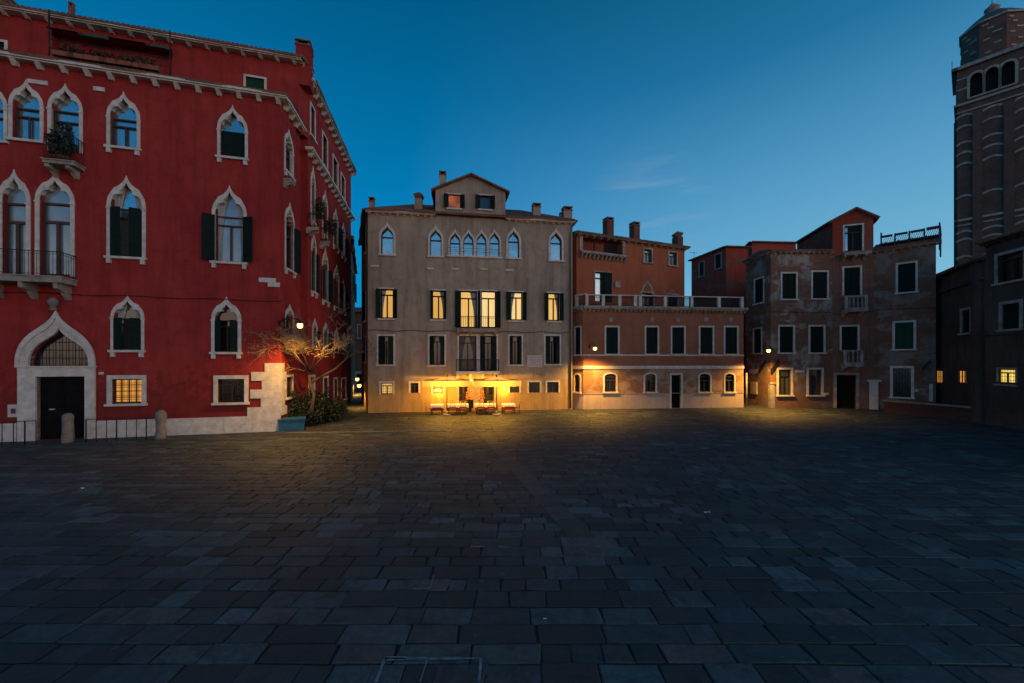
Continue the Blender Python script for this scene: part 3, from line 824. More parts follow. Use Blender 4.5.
# loggia: railing, planters, awning, roof chimneys
mb = MB(); ra, rb = FR.off(-.7), None
FA = FR.off(-1.1); ua, ub = FA.u(49), FA.u(170); zra = ET + .95
for zz in (zra + .95, zra + .5, zra): mb.tube([FA.P(ua, 0, zz), FA.P(ub, 0, zz)], .022, 5)
for k in range(26): mb.tube([FA.P(ua + (ub - ua) * k / 25, 0, ET + .3), FA.P(ua + (ub - ua) * k / 25, 0, zra + .95)], .015, 4)
for uu in (ua, ub): mb.tube([FA.P(uu, 0, ET + .3), FA.P(uu, 0, zT - .3)], .03, 6)
mb.fbox(FA, ua, ub, -.1, .08, zra - .14, zra - .04)
red.part('terrace_railing', M['iron'], mb)
for k, (xx, w) in enumerate(((68, .9), (80, .7), (100, 1.0), (115, 1.0), (128, .8), (140, 1.1), (152, .9))):
    mb = MB(); uu = FA.u(xx); mb.fbox(FA, uu - w / 2, uu + w / 2, .10, .34, zra - .02, zra + .22)
    pl = red.part('flower_box', M['terracotta'], mb)
    mb = MB(); leaves(mb, FA.P(uu, .22, zra + .42), w * .5, .2, .26, 90, .08, .1, seed=k); red.part('flower_box_plant', M['leaf_pot'], mb, pl)
for xa, xb, mt, dz in ((52, 84, 'brown_awning', .0), (84, 112, 'awning_green', -.12), (112, 150, 'brown_awning', .02), (150, 172, 'awning_green', -.1)):
    mb = MB(); a, c = FT.u(xa), FT.u(xb); zz = zT - .42
    n = 8
    for k in range(n):
        t0, t1 = k / n, (k + 1) / n; f = lambda t: (.02 + t * .45, zz - t * .3 - .10 * math.sin(t * math.pi) + dz * t)
        (v0, z0), (v1, z1) = f(t0), f(t1)
        mb.hexa([FT.P(a + .05, v0, z0), FT.P(c - .05, v0, z0), FT.P(c - .05, v1, z1), FT.P(a + .05, v1, z1), FT.P(a + .05, v0, z0 + .02), FT.P(c - .05, v0, z0 + .02), FT.P(c - .05, v1, z1 + .02), FT.P(a + .05, v1, z1 + .02)])
    red.part('awning', M[mt], mb)
rz = math.atan2(FR.d.y, FR.d.x)
Yt = FT.P(FT.u(71), 0, 0).y + 1.2
px_chimney(red, 70, 73.5, 3, 26, Yt, rz, mat='gable_red')
px_chimney(red, -6, 8, -4, 14, FT.P(FT.u(2), 0, 0).y + 1, rz, mat='gable_red')
Yc = FT.P(FT.u(300), 0, 0).y
px_chimney(red, 298, 311, 45, 80, Yc + .5, rz, mat='red')
# potted plants on the little balconies
def pot_plant(base, h, r, label, seed, group='potted plants on the balconies', mt='leaf_pot'):
    t = thing('potted_plant', label, 'plant', base, 0, group)
    mb = MB(); mb.lathe(base, [(.10, 0), (.15, .26), (.17, .26), (.17, .3)], 12); mb.build('pot', M['terracotta'], t)
    mb = MB(); leaves(mb, (base[0], base[1], base[2] + .3 + h * .5), r, r, h * .55, int(160 + 200 * h), .09, .05, seed); mb.build('foliage', M[mt], t)
    mb = MB(); mb.tube([(base[0], base[1], base[2] + .25), (base[0], base[1], base[2] + .3 + h * .7)], .018, 5); mb.build('stem', M['bark'], t)
pot_plant(FR.P(bu0 + .25, .35, bzt), 1.25, .26, 'tall bushy plant at the portal side of the small upper iron balcony', 3)
pot_plant(FR.P(bu1 - .55, .35, bzt), 1.7, .30, 'tallest conifer like plant on the small upper iron balcony', 4)
pot_plant(FR.P((bu0 + bu1) / 2 - .1, .45, bzt), .55, .26, 'low plant in the middle of the small upper iron balcony', 5)
zz1 = FS2.z(313, 222); pot_plant(FS2.P(FS2.u(315), .3, zz1), 1.5, .35, 'shaggy plant on the nearer balcony of the red side wall', 6)
zz2 = FS2.z(325, 237); pot_plant(FS2.P(FS2.u(327), .3, zz2), 1.3, .4, 'shaggy plant on the farther balcony of the red side wall', 8)

# iron railing and stone bollards before the palace
FB = FR.off(1.05)
def railing(x0, x1, label):
    u0, u1 = FB.u(x0), FB.u(x1); p = FB.P(u0, 0, 0)
    t = thing('iron_railing', label, 'railing', p, math.atan2(FB.d.y, FB.d.x), 'iron railings before the red palace')
    zr = 1.12
    mb = MB(); mb.fbox(FB, u0, u1, -.02, .02, zr - .03, zr); mb.fbox(FB, u0, u1, -.015, .015, .12, .145); mb.build('rail', M['iron'], t)
    mb = MB(); n = max(2, round((u1 - u0) / .42))
    for k in range(n + 1):
        uu = u0 + (u1 - u0) * k / n; mb.tube([FB.P(uu, 0, 0), FB.P(uu, 0, zr - .02)], .016 if k % 3 else .028, 6)
    o = mb.build('uprights', M['iron'], t); o.name = 'picket_row'
railing(-120, 36, 'thin iron railing on the far side of the dark portal from the lit window')
railing(86, 156, 'thin iron railing between the two stone bollards under the lit amber window')
def bollard(px, py, wpx, ytop, label, worn):
    p = gp(px, py); s = p.y / F; r = wpx * s / 2 / math.sqrt(1 + ((px - CX) / F) ** 2) * .95; h = (py - ytop) * s
    t = thing('stone_bollard', label, 'bollard', (p.x, p.y, 0), 0, 'stone bollards before the red palace')
    mb = MB()
    if worn: mb.lathe((p.x, p.y, 0), [(r * 1.05, 0), (r * 1.05, h * .12), (r * .92, h * .3), (r * .78, h * .5), (r * .80, h * .58), (r * 1.02, h * .66), (r * 1.05, h * .8), (r * .9, h * .92), (r * .5, h * .99), (.01, h)], 18)
    else: mb.lathe((p.x, p.y, 0), [(r * 1.08, 0), (r * 1.05, h * .15), (r * .98, h * .45), (r * .92, h * .78), (r * .95, h * .82), (r * .88, h * .92), (r * .6, h * .98), (.01, h)], 18)
    for i, q in enumerate(mb.v): mb.v[i] = (q[0] + random.uniform(-.01, .01), q[1] + random.uniform(-.01, .01), q[2])
    mb.build('shaft', M['dark_stone'], t)
bollard(68, 442.5, 14, 413, 'smooth tapered stone bollard standing before the dark portal', False)
bollard(161, 439, 12.5, 410, 'worn stone bollard with a rounded knob head at the end of the railing', True)

# ================================================================ alley behind the palace
FN = Face(S2 + Vector((-.2, .3)), at(355, 400, S2.y + 16).to_2d())
nb = Bld(face_thing('alley_house', 'narrow dark brick house beyond the red palace on the alley', 'house', FN))
znb = FN.z(350.5, 240)
for x0, x1, y0, y1 in ((351, 352, 270, 292), (352.6, 353.4, 280, 300)): win(nb, FN, x0, x1, y0, y1, fw=.1, pane='glass_dark', shut='R')
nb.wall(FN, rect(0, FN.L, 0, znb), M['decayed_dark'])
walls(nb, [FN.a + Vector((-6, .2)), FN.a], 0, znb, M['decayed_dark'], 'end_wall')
mb = MB(); mb.tiles(FN.P(0, .3, znb), FN.P(FN.L, .3, znb), FN.P(FN.L, -4, znb + 1), FN.P(0, -4, znb + 1)); nb.part('roof', M['tile'], mb)
px_chimney(nb, 350, 353.5, 236, 246, S2.y + 2, 0)
for x, dy in ((346, .2), (348.6, -1.2)):   # ground-floor drain pipes on the red side
    pass
YE = 58.0
pa, pb = at(340, 400, YE), at(372, 400, YE)
FE = Face(pa.to_2d(), pb.to_2d())
ah = Bld(face_thing('passage_house', 'pinkish house closing the alley above a lit stone passage', 'house', FE))
a0, a1 = FE.u(357), FE.u(365); za = FE.z(361, 374)
ah.hole(FE, rect(a0, a1, .02, za))
zE = FE.z(360, 312)
ah.wall(FE, rect(0, FE.L, 0, zE), M['orange_low'], reveal=5)
mb = MB(); mb.ring(FE, [(a0 - .35, 0), (a0 - .35, za + .4), (a1 + .35, za + .4), (a1 + .35, 0)], [(a0, 0), (a0, za), (a1, za), (a1, 0)], -.1, .12); ah.part('passage_frame', M['stone'], mb)
mb = MB(); mb.fbox(FE, a0 - 1, a1 + 1, -5.3, -5.1, 0, za + 1); ah.part('passage_end', M['grim'], mb)
win(ah, FE, 358, 361, 325, 338, fw=.12, pane='glass_dark')
mb = MB(); mb.tiles(FE.P(-.5, .3, zE), FE.P(FE.L + .5, .3, zE), FE.P(FE.L + .5, -4, zE + 1.2), FE.P(-.5, -4, zE + 1.2)); ah.part('roof', M['tile'], mb)
# ================================================================ the grey palace with the cafe
FG = Face(gp(368, 413), gp(572.5, 409.2))
gr = Bld(face_thing('grey_palace', 'grey brown stuccoed palace with small central gable and yellow lit windows above the cafe', 'palace', FG))
zg = FG.z(470, 217.5)
AR = dict(shape='ogee', inset=True, fw=.15, ys=None, pane='blind', sash='head', sill=True)
for x0, x1, y0, y1 in ((379, 395.5, 223, 254.5), (428, 443.5, 226, 256), (506.3, 521, 227.5, 258), (548.5, 563.5, 229, 260.5)):
    win(gr, FG, x0, x1, y0, y1, **{**AR, 'ys': y0 + 14})
for x0, x1 in ((448.3, 461.8), (461.8, 475), (475, 488), (488, 501)):
    win(gr, FG, x0, x1, 229.5, 256.5, **{**AR, 'ys': 243, 'sill': False, 'sash': 'head', 'fw': .12})
mb = MB(); mb.fbox(FG, FG.u(447), FG.u(502), 0, .16, FG.z(475, 258), FG.z(475, 256.3)); gr.part('shared_sill', M['stone'], mb)
mb = MB()
for z in (.32, .6): mb.tube([FG.P(FG.u(448.5), .05, FG.z(475, 256.3) + z), FG.P(FG.u(501), .05, FG.z(475, 256.3) + z)], .014, 4)
gr.part('guard_rail', M['iron'], mb)
# third storey, lit
LT = dict(fw=.10, sashm='door', st=.085, pane='lit', sash='tall', curtain='curtain')
win(gr, FG, 380.3, 393.5, 289, 318.6, shut='LR', sw=.34, label='tall window lit yellow with one curtain drawn aside', cs=(0,), **{**LT, 'sang': 28, 'pane': 'lit_b'})
win(gr, FG, 432, 445, 290.5, 319.5, shut='LR', sw=.22, label='tall window lit yellow with narrow shutters', cs=(1,), **{**LT, 'sang': 62, 'pane': 'lit_b'})
win(gr, FG, 460, 477, 291, 328, shut='L', sw=.30, sill=False, label='tall lit balcony window', cs=(1,), **LT)
win(gr, FG, 481, 496, 291, 328, shut='R', sw=.30, sill=False, label='tall lit balcony window', cs=(), **{**LT, 'pane': 'lit_c'})
mb = MB(); mb.fbox(FG, FG.u(477.6), FG.u(480.4), -.05, .06, FG.z(479, 328), FG.z(479, 291)); gr.part('folded_shutter', M['shutter'], mb)
win(gr, FG, 510, 522.5, 292, 320.5, shut='LR', sw=.32, label='tall window lit yellow with a curtain drawn on the door side', cs=(0,), **{**LT, 'pane': 'lit_c'})
win(gr, FG, 548, 559.5, 293, 321, shut='LR', sw=.34, label='tall window lit yellow, the one by the drain pipe', cs=(1,), **LT)
balcony(gr, FG, 457, 499.5, 328.5, 331.5, 316.5, .55, n_br=4, brz=.3)
# second storey, dark
DK = dict(fw=.13, pane='glass_dark', sash='tall', sill=True)
win(gr, FG, 378.5, 393.5, 336, 364.5, shut='I', sw=.34, **DK)
win(gr, FG, 429.5, 444.5, 336, 365, shut='I', sw=.28, curtain='dim_curtain', **DK)
win(gr, FG, 459, 476.5, 336, 371, shut=None, curtain='dim_curtain', **{**DK, 'sill': False})
win(gr, FG, 480, 496.5, 336, 371, shut='I', sw=.3, **{**DK, 'sill': False})
win(gr, FG, 509.5, 521.5, 336, 364.5, shut='I', sw=.25, **DK)
win(gr, FG, 545.5, 559.5, 336, 364, shut='I', sw=.3, **DK)
balcony(gr, FG, 456, 499.5, 371.2, 374.2, 359.5, .75, n_br=4, brz=.35, mat='stone')
# ground floor
win(gr, FG, 381, 392.5, 383, 394.5, fw=.14, pane='lit', sash='cross', grille=True, sill=False, label='small square window lit bright yellow')
win(gr, FG, 410.5, 418.5, 383, 393, fw=.14, pane='glass_dark', sash='cross', sill=False)
win(gr, FG, 433, 443, 386.5, 393.5, fw=.12, pane='lit_white', sash='cross', sill=False, label='small lit window under the parasol')
for x0, x1 in ((509.5, 519.5), (528.8, 540), (547, 558.5)): win(gr, FG, x0, x1, 382, 392.7, fw=.12, pane='glass_dim', sash='cross', sill=False)
# cafe door: dark glazed leaves either side of the bright entrance
gz = FG.z(476, 384); g0, g1 = FG.u(459), FG.u(494)
gr.hole(FG, rect(g0, g1, .02, gz))
mb = MB(); mb.ring(FG, [(g0 - .18, 0), (g0 - .18, gz + .18), (g1 + .18, gz + .18), (g1 + .18, 0)], [(g0, 0), (g0, gz), (g1, gz), (g1, 0)], -.3, .05)
sf = gr.part('cafe_entrance', M['stone_dirty'], mb)
mb = MB(); mb.sheet(FG, rect(g0, g1, .02, gz), -1.6); gr.part('lit_interior', M['lit_dim'], mb, sf)
mb = MB(); mb.fbox(FG, g0, g1, -1.6, -.3, -.02, .02); gr.part('threshold', M['stone_dirty'], mb, sf)
mb = MB()
for a, c in ((459, 463.5), (463.7, 468), (482, 487.5), (487.8, 494)):
    u0, u1 = FG.u(a), FG.u(c); mb = MB()
    mb.fbox(FG, u0, u0 + .07, -.24, -.18, .02, gz); mb.fbox(FG, u1 - .07, u1, -.24, -.18, .02, gz)
    for z0, z1 in ((.02, .55), (gz * .55, gz * .58), (gz - .12, gz)): mb.fbox(FG, u0 + .07, u1 - .07, -.235, -.185, z0, z1)
    gr.part('glazed_door_leaf', M['wood'], mb, sf)
mb = MB()
for a, c in ((459, 468), (482, 494)): mb = MB(); mb.sheet(FG, rect(FG.u(a) + .05, FG.u(c) - .05, .05, gz - .05), -.21); gr.part('door_glass', M['glass_dark'], mb, sf)
# plaque with weathered lettering, string course cable, pipe, small stones
mb = MB(); q0, q1, qz0, qz1 = FG.u(527.3), FG.u(542), FG.z(535, 367), FG.z(535, 355.3)
mb.fbox(FG, q0, q1, 0, .05, qz0, qz1); pq = gr.part('memorial_plaque', M['plaque'], mb, label='pale marble memorial plaque with rows of worn lettering')
mb = MB(); rr = random.Random(5)
for k in range(5):
    zz = qz1 - .13 - k * (qz1 - qz0 - .16) / 5; uu = q0 + .1 + rr.uniform(0, .1)
    while uu < q1 - .14:
        w = rr.uniform(.03, .09); mb.fbox(FG, uu, uu + w, .05, .053, zz - .045, zz); uu += w + .028
gr.part('worn_lettering', M['ink'], mb, pq)
mb = MB()
mb.tube([FG.P(FG.L * k / 30, .05, FG.z(470, 331.5) + .05 * math.sin(k * 1.3) + .03 * math.sin(k * 3.1)) for k in range(31)], .022, 5)
gr.part('cable', M['cable'], mb)
mb = MB(); up = FG.u(570); mb.tube([FG.P(up, .12, .1), FG.P(up, .12, zg - .9), FG.P(up + .12, .3, zg - .25)], .065, 8); gr.part('drain_pipe', M['zinc'], mb)
for x0, x1, y in ((371, 379, 266), (427, 434, 268.5), (451.5, 459, 269), (480.5, 487.5, 269), (505, 513, 270)):
    mb = MB(); mb.fbox(FG, FG.u(x0), FG.u(x1), 0, .08, FG.z(x0, y + .8), FG.z(x0, y - .8)); gr.part('stone_bracket', M['stone'], mb)
mb = MB(); mb.fbox(FG, FG.u(537), FG.u(546), 0, .3, FG.z(540, 374.5), FG.z(540, 373)); gr.part('ledge', M['stone_dirty'], mb)
# flush central gable
gL, gR = FG.u(435.5), FG.u(505.5); zgl, zgr, zgp = FG.z(436, 189), FG.z(505, 191), FG.z(471, 176)
for x0, x1, lit in ((448.5, 460, 'lit_orange'), (479.8, 490.5, 'glass_dim')):
    win(gr, FG, x0, x1, 194.5 if x0 < 470 else 195.5, 208.5 if x0 < 470 else 209.5, fw=.09, pane=lit, sash=None, shut='LR', sw=.42, label='square attic window showing an orange lit ceiling' if x0 < 470 else None)
zg2 = zg + .08
out = [(0, 0), (0, zg2), (gL, zg2), (gL, zgl), ((gL + gR) / 2, zgp), (gR, zgr), (gR, zg2), (FG.L, zg2), (FG.L, 0)]
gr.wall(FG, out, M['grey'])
cornice(gr, FG, -.15, gL - .02, zg, depth=.38, hgt=.2, spacing=.55, bw=.14, bh=.14)
cornice(gr, FG, gR + .02, FG.L + .15, zg, depth=.38, hgt=.2, spacing=.55, bw=.14, bh=.14)
DP = 9.0; um = (gL + gR) / 2
mb = MB()
mb.tiles(FG.P(gL - .3, .3, zgl - .1), FG.P(gL - .3, -DP, zgl - .1), FG.P(um, -DP, zgp + .12), FG.P(um, .3, zgp + .12))
mb.tiles(FG.P(gR + .3, .3, zgr - .1), FG.P(gR + .3, -DP, zgr - .1), FG.P(um, -DP, zgp + .12), FG.P(um, .3, zgp + .12))
gr.part('gable_roof', M['tile'], mb)
mb = MB()
mb.prism(FG, [(gL - .32, zgl - .24), (um, zgp - .02), (gR + .32, zgr - .24), (gR + .32, zgr - .08), (um, zgp + .14), (gL - .32, zgl - .08)], .002, .2)
gr.part('gable_moulding', M['terracotta'], mb)
for uu, zt in ((gL, zgl), (gR, zgr)):
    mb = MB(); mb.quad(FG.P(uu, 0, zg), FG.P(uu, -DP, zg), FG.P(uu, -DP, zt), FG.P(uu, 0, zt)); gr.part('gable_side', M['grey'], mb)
bl = Vector(((361.5 - CX) / F * (FG.a.y + 9), FG.a.y + 9)); br = FG.P(FG.L, -10, 0)
mb = MB(); zr = zg + 1.5
mb.tiles(FG.P(-.2, .42, zg + .12), FG.P(FG.L + .2, .42, zg + .12), FG.P(FG.L - 3.5, -5, zr + 1.2), FG.P(3.0, -5, zr + 1.2))
mb.tiles((bl.x - .3, bl.y, zg + .1), FG.P(-.35, .4, zg + .1), FG.P(3.0, -5, zr + 1.2), FG.P(4.0, -10, zr + 1.2))
mb.tiles(FG.P(FG.L + .35, .4, zg + .1), br + Vector((.3, 0, zg + .1)), FG.P(FG.L - 3.5, -9, zr + 1.2), FG.P(FG.L - 3.5, -5, zr + 1.2))
gr.part('roof', M['tile'], mb)
FGS = Face(bl, FG.a)
for x0, y0, y1 in ((364.2, 295, 322), (364.2, 338, 362), (364.4, 232, 256)): win(gr, FGS, x0, x0 + 1.6, y0, y1, fw=.12, pane='glass_dark', shut='R')
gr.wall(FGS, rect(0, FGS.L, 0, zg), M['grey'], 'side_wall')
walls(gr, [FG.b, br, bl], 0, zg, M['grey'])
gz_ = math.atan2(FG.d.y, FG.d.x)
def gchim(x0, x1, y0, y1, dv, cap='flat', mat='grey'): px_chimney(gr, x0, x1, y0, y1, FG.P(FG.u((x0 + x1) / 2), -dv, 0).y, gz_, cap, mat)
gchim(369.3, 374.5, 198, 213, .6); gchim(415, 422.5, 195.5, 213, 1.2, 'pyr'); gchim(439.5, 446, 172.5, 185, 1.5)
gchim(532.5, 540, 204.5, 221, 1.5); gchim(562.5, 571, 208, 223, 1.2); gchim(559.5, 563, 213, 223, 1.4)

# ---------------------------------------------------------------- cafe: parasols, tables, chairs
def up_ground(px, py): p = gp(px, py); return Vector((p.x, p.y, 0))
SC = up_ground(470, 414).y / F                     # metres per photo pixel at the tables
def parasol(px, wpx, label):
    c = up_ground(px, 415.2); t = thing('parasol', label, 'parasol', c, gz_, 'cream parasols of the cafe')
    hw = wpx * SC / 2; ze = H + (HY - 379.6) * SC; zv = H + (HY - 385.6) * SC; zp = H + (HY - 376.3) * SC
    ca, sa = math.cos(gz_), math.sin(gz_)
    def q(x, y, z): return (c.x + x * ca - y * sa, c.y + x * sa + y * ca, z)
    mb = MB(); n = 8
    dl = hw * .55
    cor = [(-hw, -dl), (hw, -dl), (hw, dl), (-hw, dl)]
    for i in range(4):
        (xa, ya), (xb, yb) = cor[i], cor[(i + 1) % 4]
        for k in range(n):      # each cloth panel sags between its ribs
            for j in range(6):
                def pt(s, r):
                    x = xa + (xb - xa) * s; y = ya + (yb - ya) * s
                    sag = .10 * math.sin(math.pi * s) * r * r + .10 * math.sin(math.pi * r)
                    return q(x * r, y * r, zp + (ze - zp) * r - sag * .5)
                s0, s1, r0, r1 = k / n, (k + 1) / n, .04 + .96 * j / 6, .04 + .96 * (j + 1) / 6
                mb.add([pt(s0, r0), pt(s1, r0), pt(s1, r1), pt(s0, r1)], [(0, 1, 2, 3)], True)
    cn = mb.build('canopy', M['canvas'], t)
    mb = MB()
    for i in (0, 1, 3):     # no valance on the wall side
        (xa, ya), (xb, yb) = cor[i], cor[(i + 1) % 4]; m = 24
        for k in range(m):
            s0, s1 = k / m, (k + 1) / m
            f = lambda s: (xa + (xb - xa) * s, ya + (yb - ya) * s, ze - .05 * math.sin(math.pi * s))
            w = lambda s: .03 * math.sin(s * 37)
            a, b_ = f(s0), f(s1)
            d0 = zv + .03 * abs(math.sin(s0 * math.pi * 6)); d1 = zv + .03 * abs(math.sin(s1 * math.pi * 6))
            mb.add([q(*a), q(*b_), q(b_[0] * (1 + w(s1) * .1), b_[1] * (1 + w(s1) * .1), d1), q(a[0] * (1 + w(s0) * .1), a[1] * (1 + w(s0) * .1), d0)], [(0, 1, 2, 3)], True)
    mb.build('valance', M['valance'], cn)
    mb = MB(); mb.tube([q(0, 0, .05), q(0, 0, zp + .05)], .035, 8); mb.lathe(q(0, 0, zp), [(.06, 0), (.05, .1), (.01, .16)], 8); mb.build('pole', M['wood'], t)
    mb = MB(); mb.box(c, .55, .55, .09, gz_); mb.lathe((c.x, c.y, .09), [(.07, 0), (.06, .25)], 10); mb.build('base', M['stone_dirty'], t)
    for i in range(8):
        a = cor[i // 2] if i % 2 == 0 else ((cor[i // 2][0] + cor[(i // 2 + 1) % 4][0]) / 2, (cor[i // 2][1] + cor[(i // 2 + 1) % 4][1]) / 2)
        mb = MB(); mb.tube([q(0, 0, zp - .06), q(a[0], a[1], ze - .04)], .014, 4); mb.build('rib', M['wood'], t)
    return c, zv
pc1 = parasol(447, 45, 'cream square parasol over the tables beside the small lit window')
pc2 = parasol(496.5, 45, 'cream square parasol over the tables nearest the marble plaque')
TH = .74
def table(px, py, w, d, bare_end, labels):
    c = up_ground(px, py)
    t = thing('cafe_table', labels[0], 'table', c, gz_, 'cafe tables')
    mb = MB(); mb.box((c.x, c.y, TH - .03), w, d, .03, gz_); mb.build('tabletop', M['wood'], t)
    ca, sa = math.cos(gz_), math.sin(gz_)
    for sx in (-1, 1):
        for sy in (-1, 1):
            x, y = sx * (w / 2 - .06), sy * (d / 2 - .06)
            mb = MB(); mb.box((c.x + x * ca - y * sa, c.y + x * sa + y * ca, 0), .045, .045, TH - .03, gz_); mb.build('leg', M['wood'], t)
    # cloth hanging over the edges
    cl = thing('tablecloth', labels[1], 'tablecloth', (c.x, c.y, TH), gz_, 'crimson tablecloths')
    def drape(hw, hd, z, drop, amp, name, mat):
        mb = MB(); top = []; bot = []; n = 40; per = []
        for k in range(n):
            s = k / n * 4; e = int(s); f = s - e
            A = [(-hw, -hd), (hw, -hd), (hw, hd), (-hw, hd)]
            p, r = A[e], A[(e + 1) % 4]
            x, y = p[0] + (r[0] - p[0]) * f, p[1] + (r[1] - p[1]) * f
            g = 1 + amp * math.sin(k * 2.3) + .04
            top.append((c.x + x * ca - y * sa, c.y + x * sa + y * ca, z))
            x2, y2 = x * g, y * g
            bot.append((c.x + x2 * ca - y2 * sa, c.y + x2 * sa + y2 * ca, z - drop - (.05 if f < .15 or f > .85 else 0)))
        mb.add(top + bot, [tuple(range(n))] + [(k, n + k, n + (k + 1) % n, (k + 1) % n) for k in range(n)])
        mb.build(name, M[mat], cl)
    drape(w / 2 + .012, d / 2 + .012, TH + .006, .42, .025, 'under_cloth', 'cloth_red')
    drape(w / 2 + .022, d / 2 + .022, TH + .011, .17, .02, 'top_cloth', 'cloth_white')
    for k, (x, y) in enumerate(((-w * .28, -d * .2), (w * .28, d * .15))):
        p = (c.x + x * ca - y * sa, c.y + x * sa + y * ca, TH + .012)
        g = thing('wine_glass', labels[2], 'glass', p, 0, 'wine glasses on ' + labels[3])
        mb = MB(); mb.lathe(p, [(.035, 0), (.006, .012), (.006, .09), (.035, .12), (.042, .16), (.034, .20)], 10); mb.build('bowl', M['wineglass'], g)
    return c
def chair(c, dx, dy, rz, label):
    ca, sa = math.cos(gz_), math.sin(gz_)
    b = (c.x + dx * ca - dy * sa, c.y + dx * sa + dy * ca, 0); r = gz_ + rz
    t = thing('cafe_chair', label, 'chair', b, r, 'cane cafe chairs')
    cr, sr = math.cos(r), math.sin(r)
    def q(x, y, z): return (b[0] + x * cr - y * sr, b[1] + x * sr + y * cr, z)
    mb = MB(); mb.box(q(0, 0, .43), .42, .40, .035, r); mb.build('seat', M['chairwood'], t)
    for sx in (-1, 1):
        mb = MB(); mb.tube([q(sx * .18, .17, 0), q(sx * .17, .16, .44)], .016, 6); mb.build('leg', M['chairwood'], t)
        mb = MB(); mb.tube([q(sx * .18, -.18, 0), q(sx * .18, -.18, .44), q(sx * .17, -.24, .90)], .016, 6); mb.build('leg', M['chairwood'], t)
    mb = MB(); mb.tube([q(-.17, -.24, .88), q(0, -.27, .93), q(.17, -.24, .88)], .018, 6)
    for k in range(4): mb.tube([q(-.12 + .08 * k, -.18, .46), q(-.12 + .08 * k, -.25, .90)], .010, 4)
    mb.build('backrest', M['chairwood'], t)
tabs = [(437, 414.6, .85, .8, ('cafe table farthest from the marble plaque, alone at its end', 'crimson cloth with white overlay on the table farthest from the plaque', 'wine glass on the table farthest from the plaque', 'the far end table')),
        (452.5, 414.2, .75, .8, ('cafe table just past the lone end one, under the first parasol', 'crimson and white cloth on the table next to the lone end table', 'wine glass on the table next to the lone end table', 'the second table')),
        (463, 414.0, .75, .8, ('cafe table in front of the dark door leaf nearer the small lit window', 'crimson and white cloth in front of the door leaf nearer the small lit window', 'wine glass on the table before the door leaf nearer the lit window', 'the third table')),
        (480.5, 413.8, .75, .8, ('cafe table directly before the flower decked entrance', 'crimson and white cloth on the table directly before the flower decked entrance', 'wine glass on the table before the flower decked entrance', 'the fourth table')),
        (490.5, 413.7, .75, .8, ('cafe table before the dark door leaf nearer the plaque', 'crimson and white cloth before the door leaf nearer the plaque', 'wine glass on the table before the door leaf nearer the plaque', 'the fifth table')),
        (508.5, 413.5, .9, .8, ('cafe table nearest the marble plaque, alone at its end', 'crimson cloth with broad white overlay on the table nearest the plaque', 'wine glass on the table nearest the plaque', 'the near end table'))]
for i, (px, py, w, d, lb) in enumerate(tabs):
    c = table(px, py, w, d, i, lb)
    wh = ('farthest from the plaque', 'next to the lone far end table', 'by the lit window door leaf', 'before the flower decked entrance', 'before the plaque side door leaf', 'nearest the plaque')[i]
    if i in (0, 5):
        chair(c, -w / 2 - .2, 0, -math.pi / 2, 'cane chair on the alley side of the table ' + wh)
        chair(c, w / 2 + .2, 0, math.pi / 2, 'cane chair on the plaque side of the table ' + wh)
    else:
        chair(c, 0, -d / 2 - .18, 0, 'cane chair on the square side of the table ' + wh)
        chair(c, 0, d / 2 + .18, math.pi, 'cane chair on the wall side of the table ' + wh)
# flowers framing the entrance
for k, (x, y0, y1, lab) in enumerate(((469.5, 386, 404, 'tall flower arrangement at the window side of the bright cafe entrance'), (480.5, 386, 402, 'tall flower arrangement at the plaque side of the bright cafe entrance'))):
    u = FG.u(x); b = FG.P(u, .25, 0); h = FG.z(x, y0)
    t = thing('flower_stand', lab, 'flowers', b, 0, 'flower stands at the cafe door')
    mb = MB(); mb.lathe(b, [(.14, 0), (.2, .5), (.22, .55)], 12); mb.build('planter', M['wood'], t)
    mb = MB(); leaves(mb, b + Vector((0, 0, h * .6)), .32, .2, h * .38, 260, .075, .05, 20 + k); mb.build('blossom', M['flower'], t)
    mb = MB(); mb.tube([b + Vector((0, 0, .5)), b + Vector((0, 0, h * .9))], .02, 5); mb.build('stem', M['bark'], t)
u = FG.u(472.2); p0 = FG.P(u, .5, 0); zz = FG.z(472, 404)
t = thing('menu_stand', 'dark menu stand on the pavement before the cafe entrance', 'menu stand', FG.P(FG.u(471), 1.0, 0), gz_)
FM = FG.off(1.0); mb = MB(); um_ = FM.u(470.6); mb.fbox(FM, um_ - .22, um_ + .22, -.02, .02, .35, 1.0); mb.build('board', M['door'], t)
for sx in (-.18, .18):
    mb = MB(); mb.tube([FM.P(um_ + sx, 0, 0), FM.P(um_ + sx, 0, .35)], .016, 6); mb.build('leg', M['wood'], t)
# ================================================================ the low orange house with the terrace
P0, P1, P2 = gp(572.6, 408.1), gp(583.4, 409.4), gp(743.6, 407.4)
FO, FOC = Face(P1, P2), Face(P0, P1)
oh = Bld(face_thing('terrace_house', 'two storey orange house with white string courses and a balustraded roof terrace', 'house', FO))
zo = FO.z(660, 308.5)
W3 = dict(fw=.13, pane='glass_dark', sash=None, shut='C')
for x0, x1 in ((606, 618), (646, 657.5), (672, 684), (700, 712.5), (725, 737)):
    win(oh, FO, x0, x1, 327.3, 353.8, sill=True, **W3)
for x0, x1 in ((604.5, 616), (645, 655.5), (699.5, 710), (725, 734)):
    win(oh, FO, x0, x1, 373.8, 391.8, shape='arch', ys=376.5, fw=.13, pane='glass_dark', sash='cross', sill=True, deep=.2)
fr, _ = win(oh, FO, 671.3, 681, 375, 408.2, fw=.14, pane='black', sash=None, sill=False, name='doorway', deep=.34)
mb = MB(); u0, u1, zd_ = FO.u(671.3), FO.u(681), FO.z(676, 375)
mb.fbox(FO, u0, u1, -.28, -.22, .02, zd_)
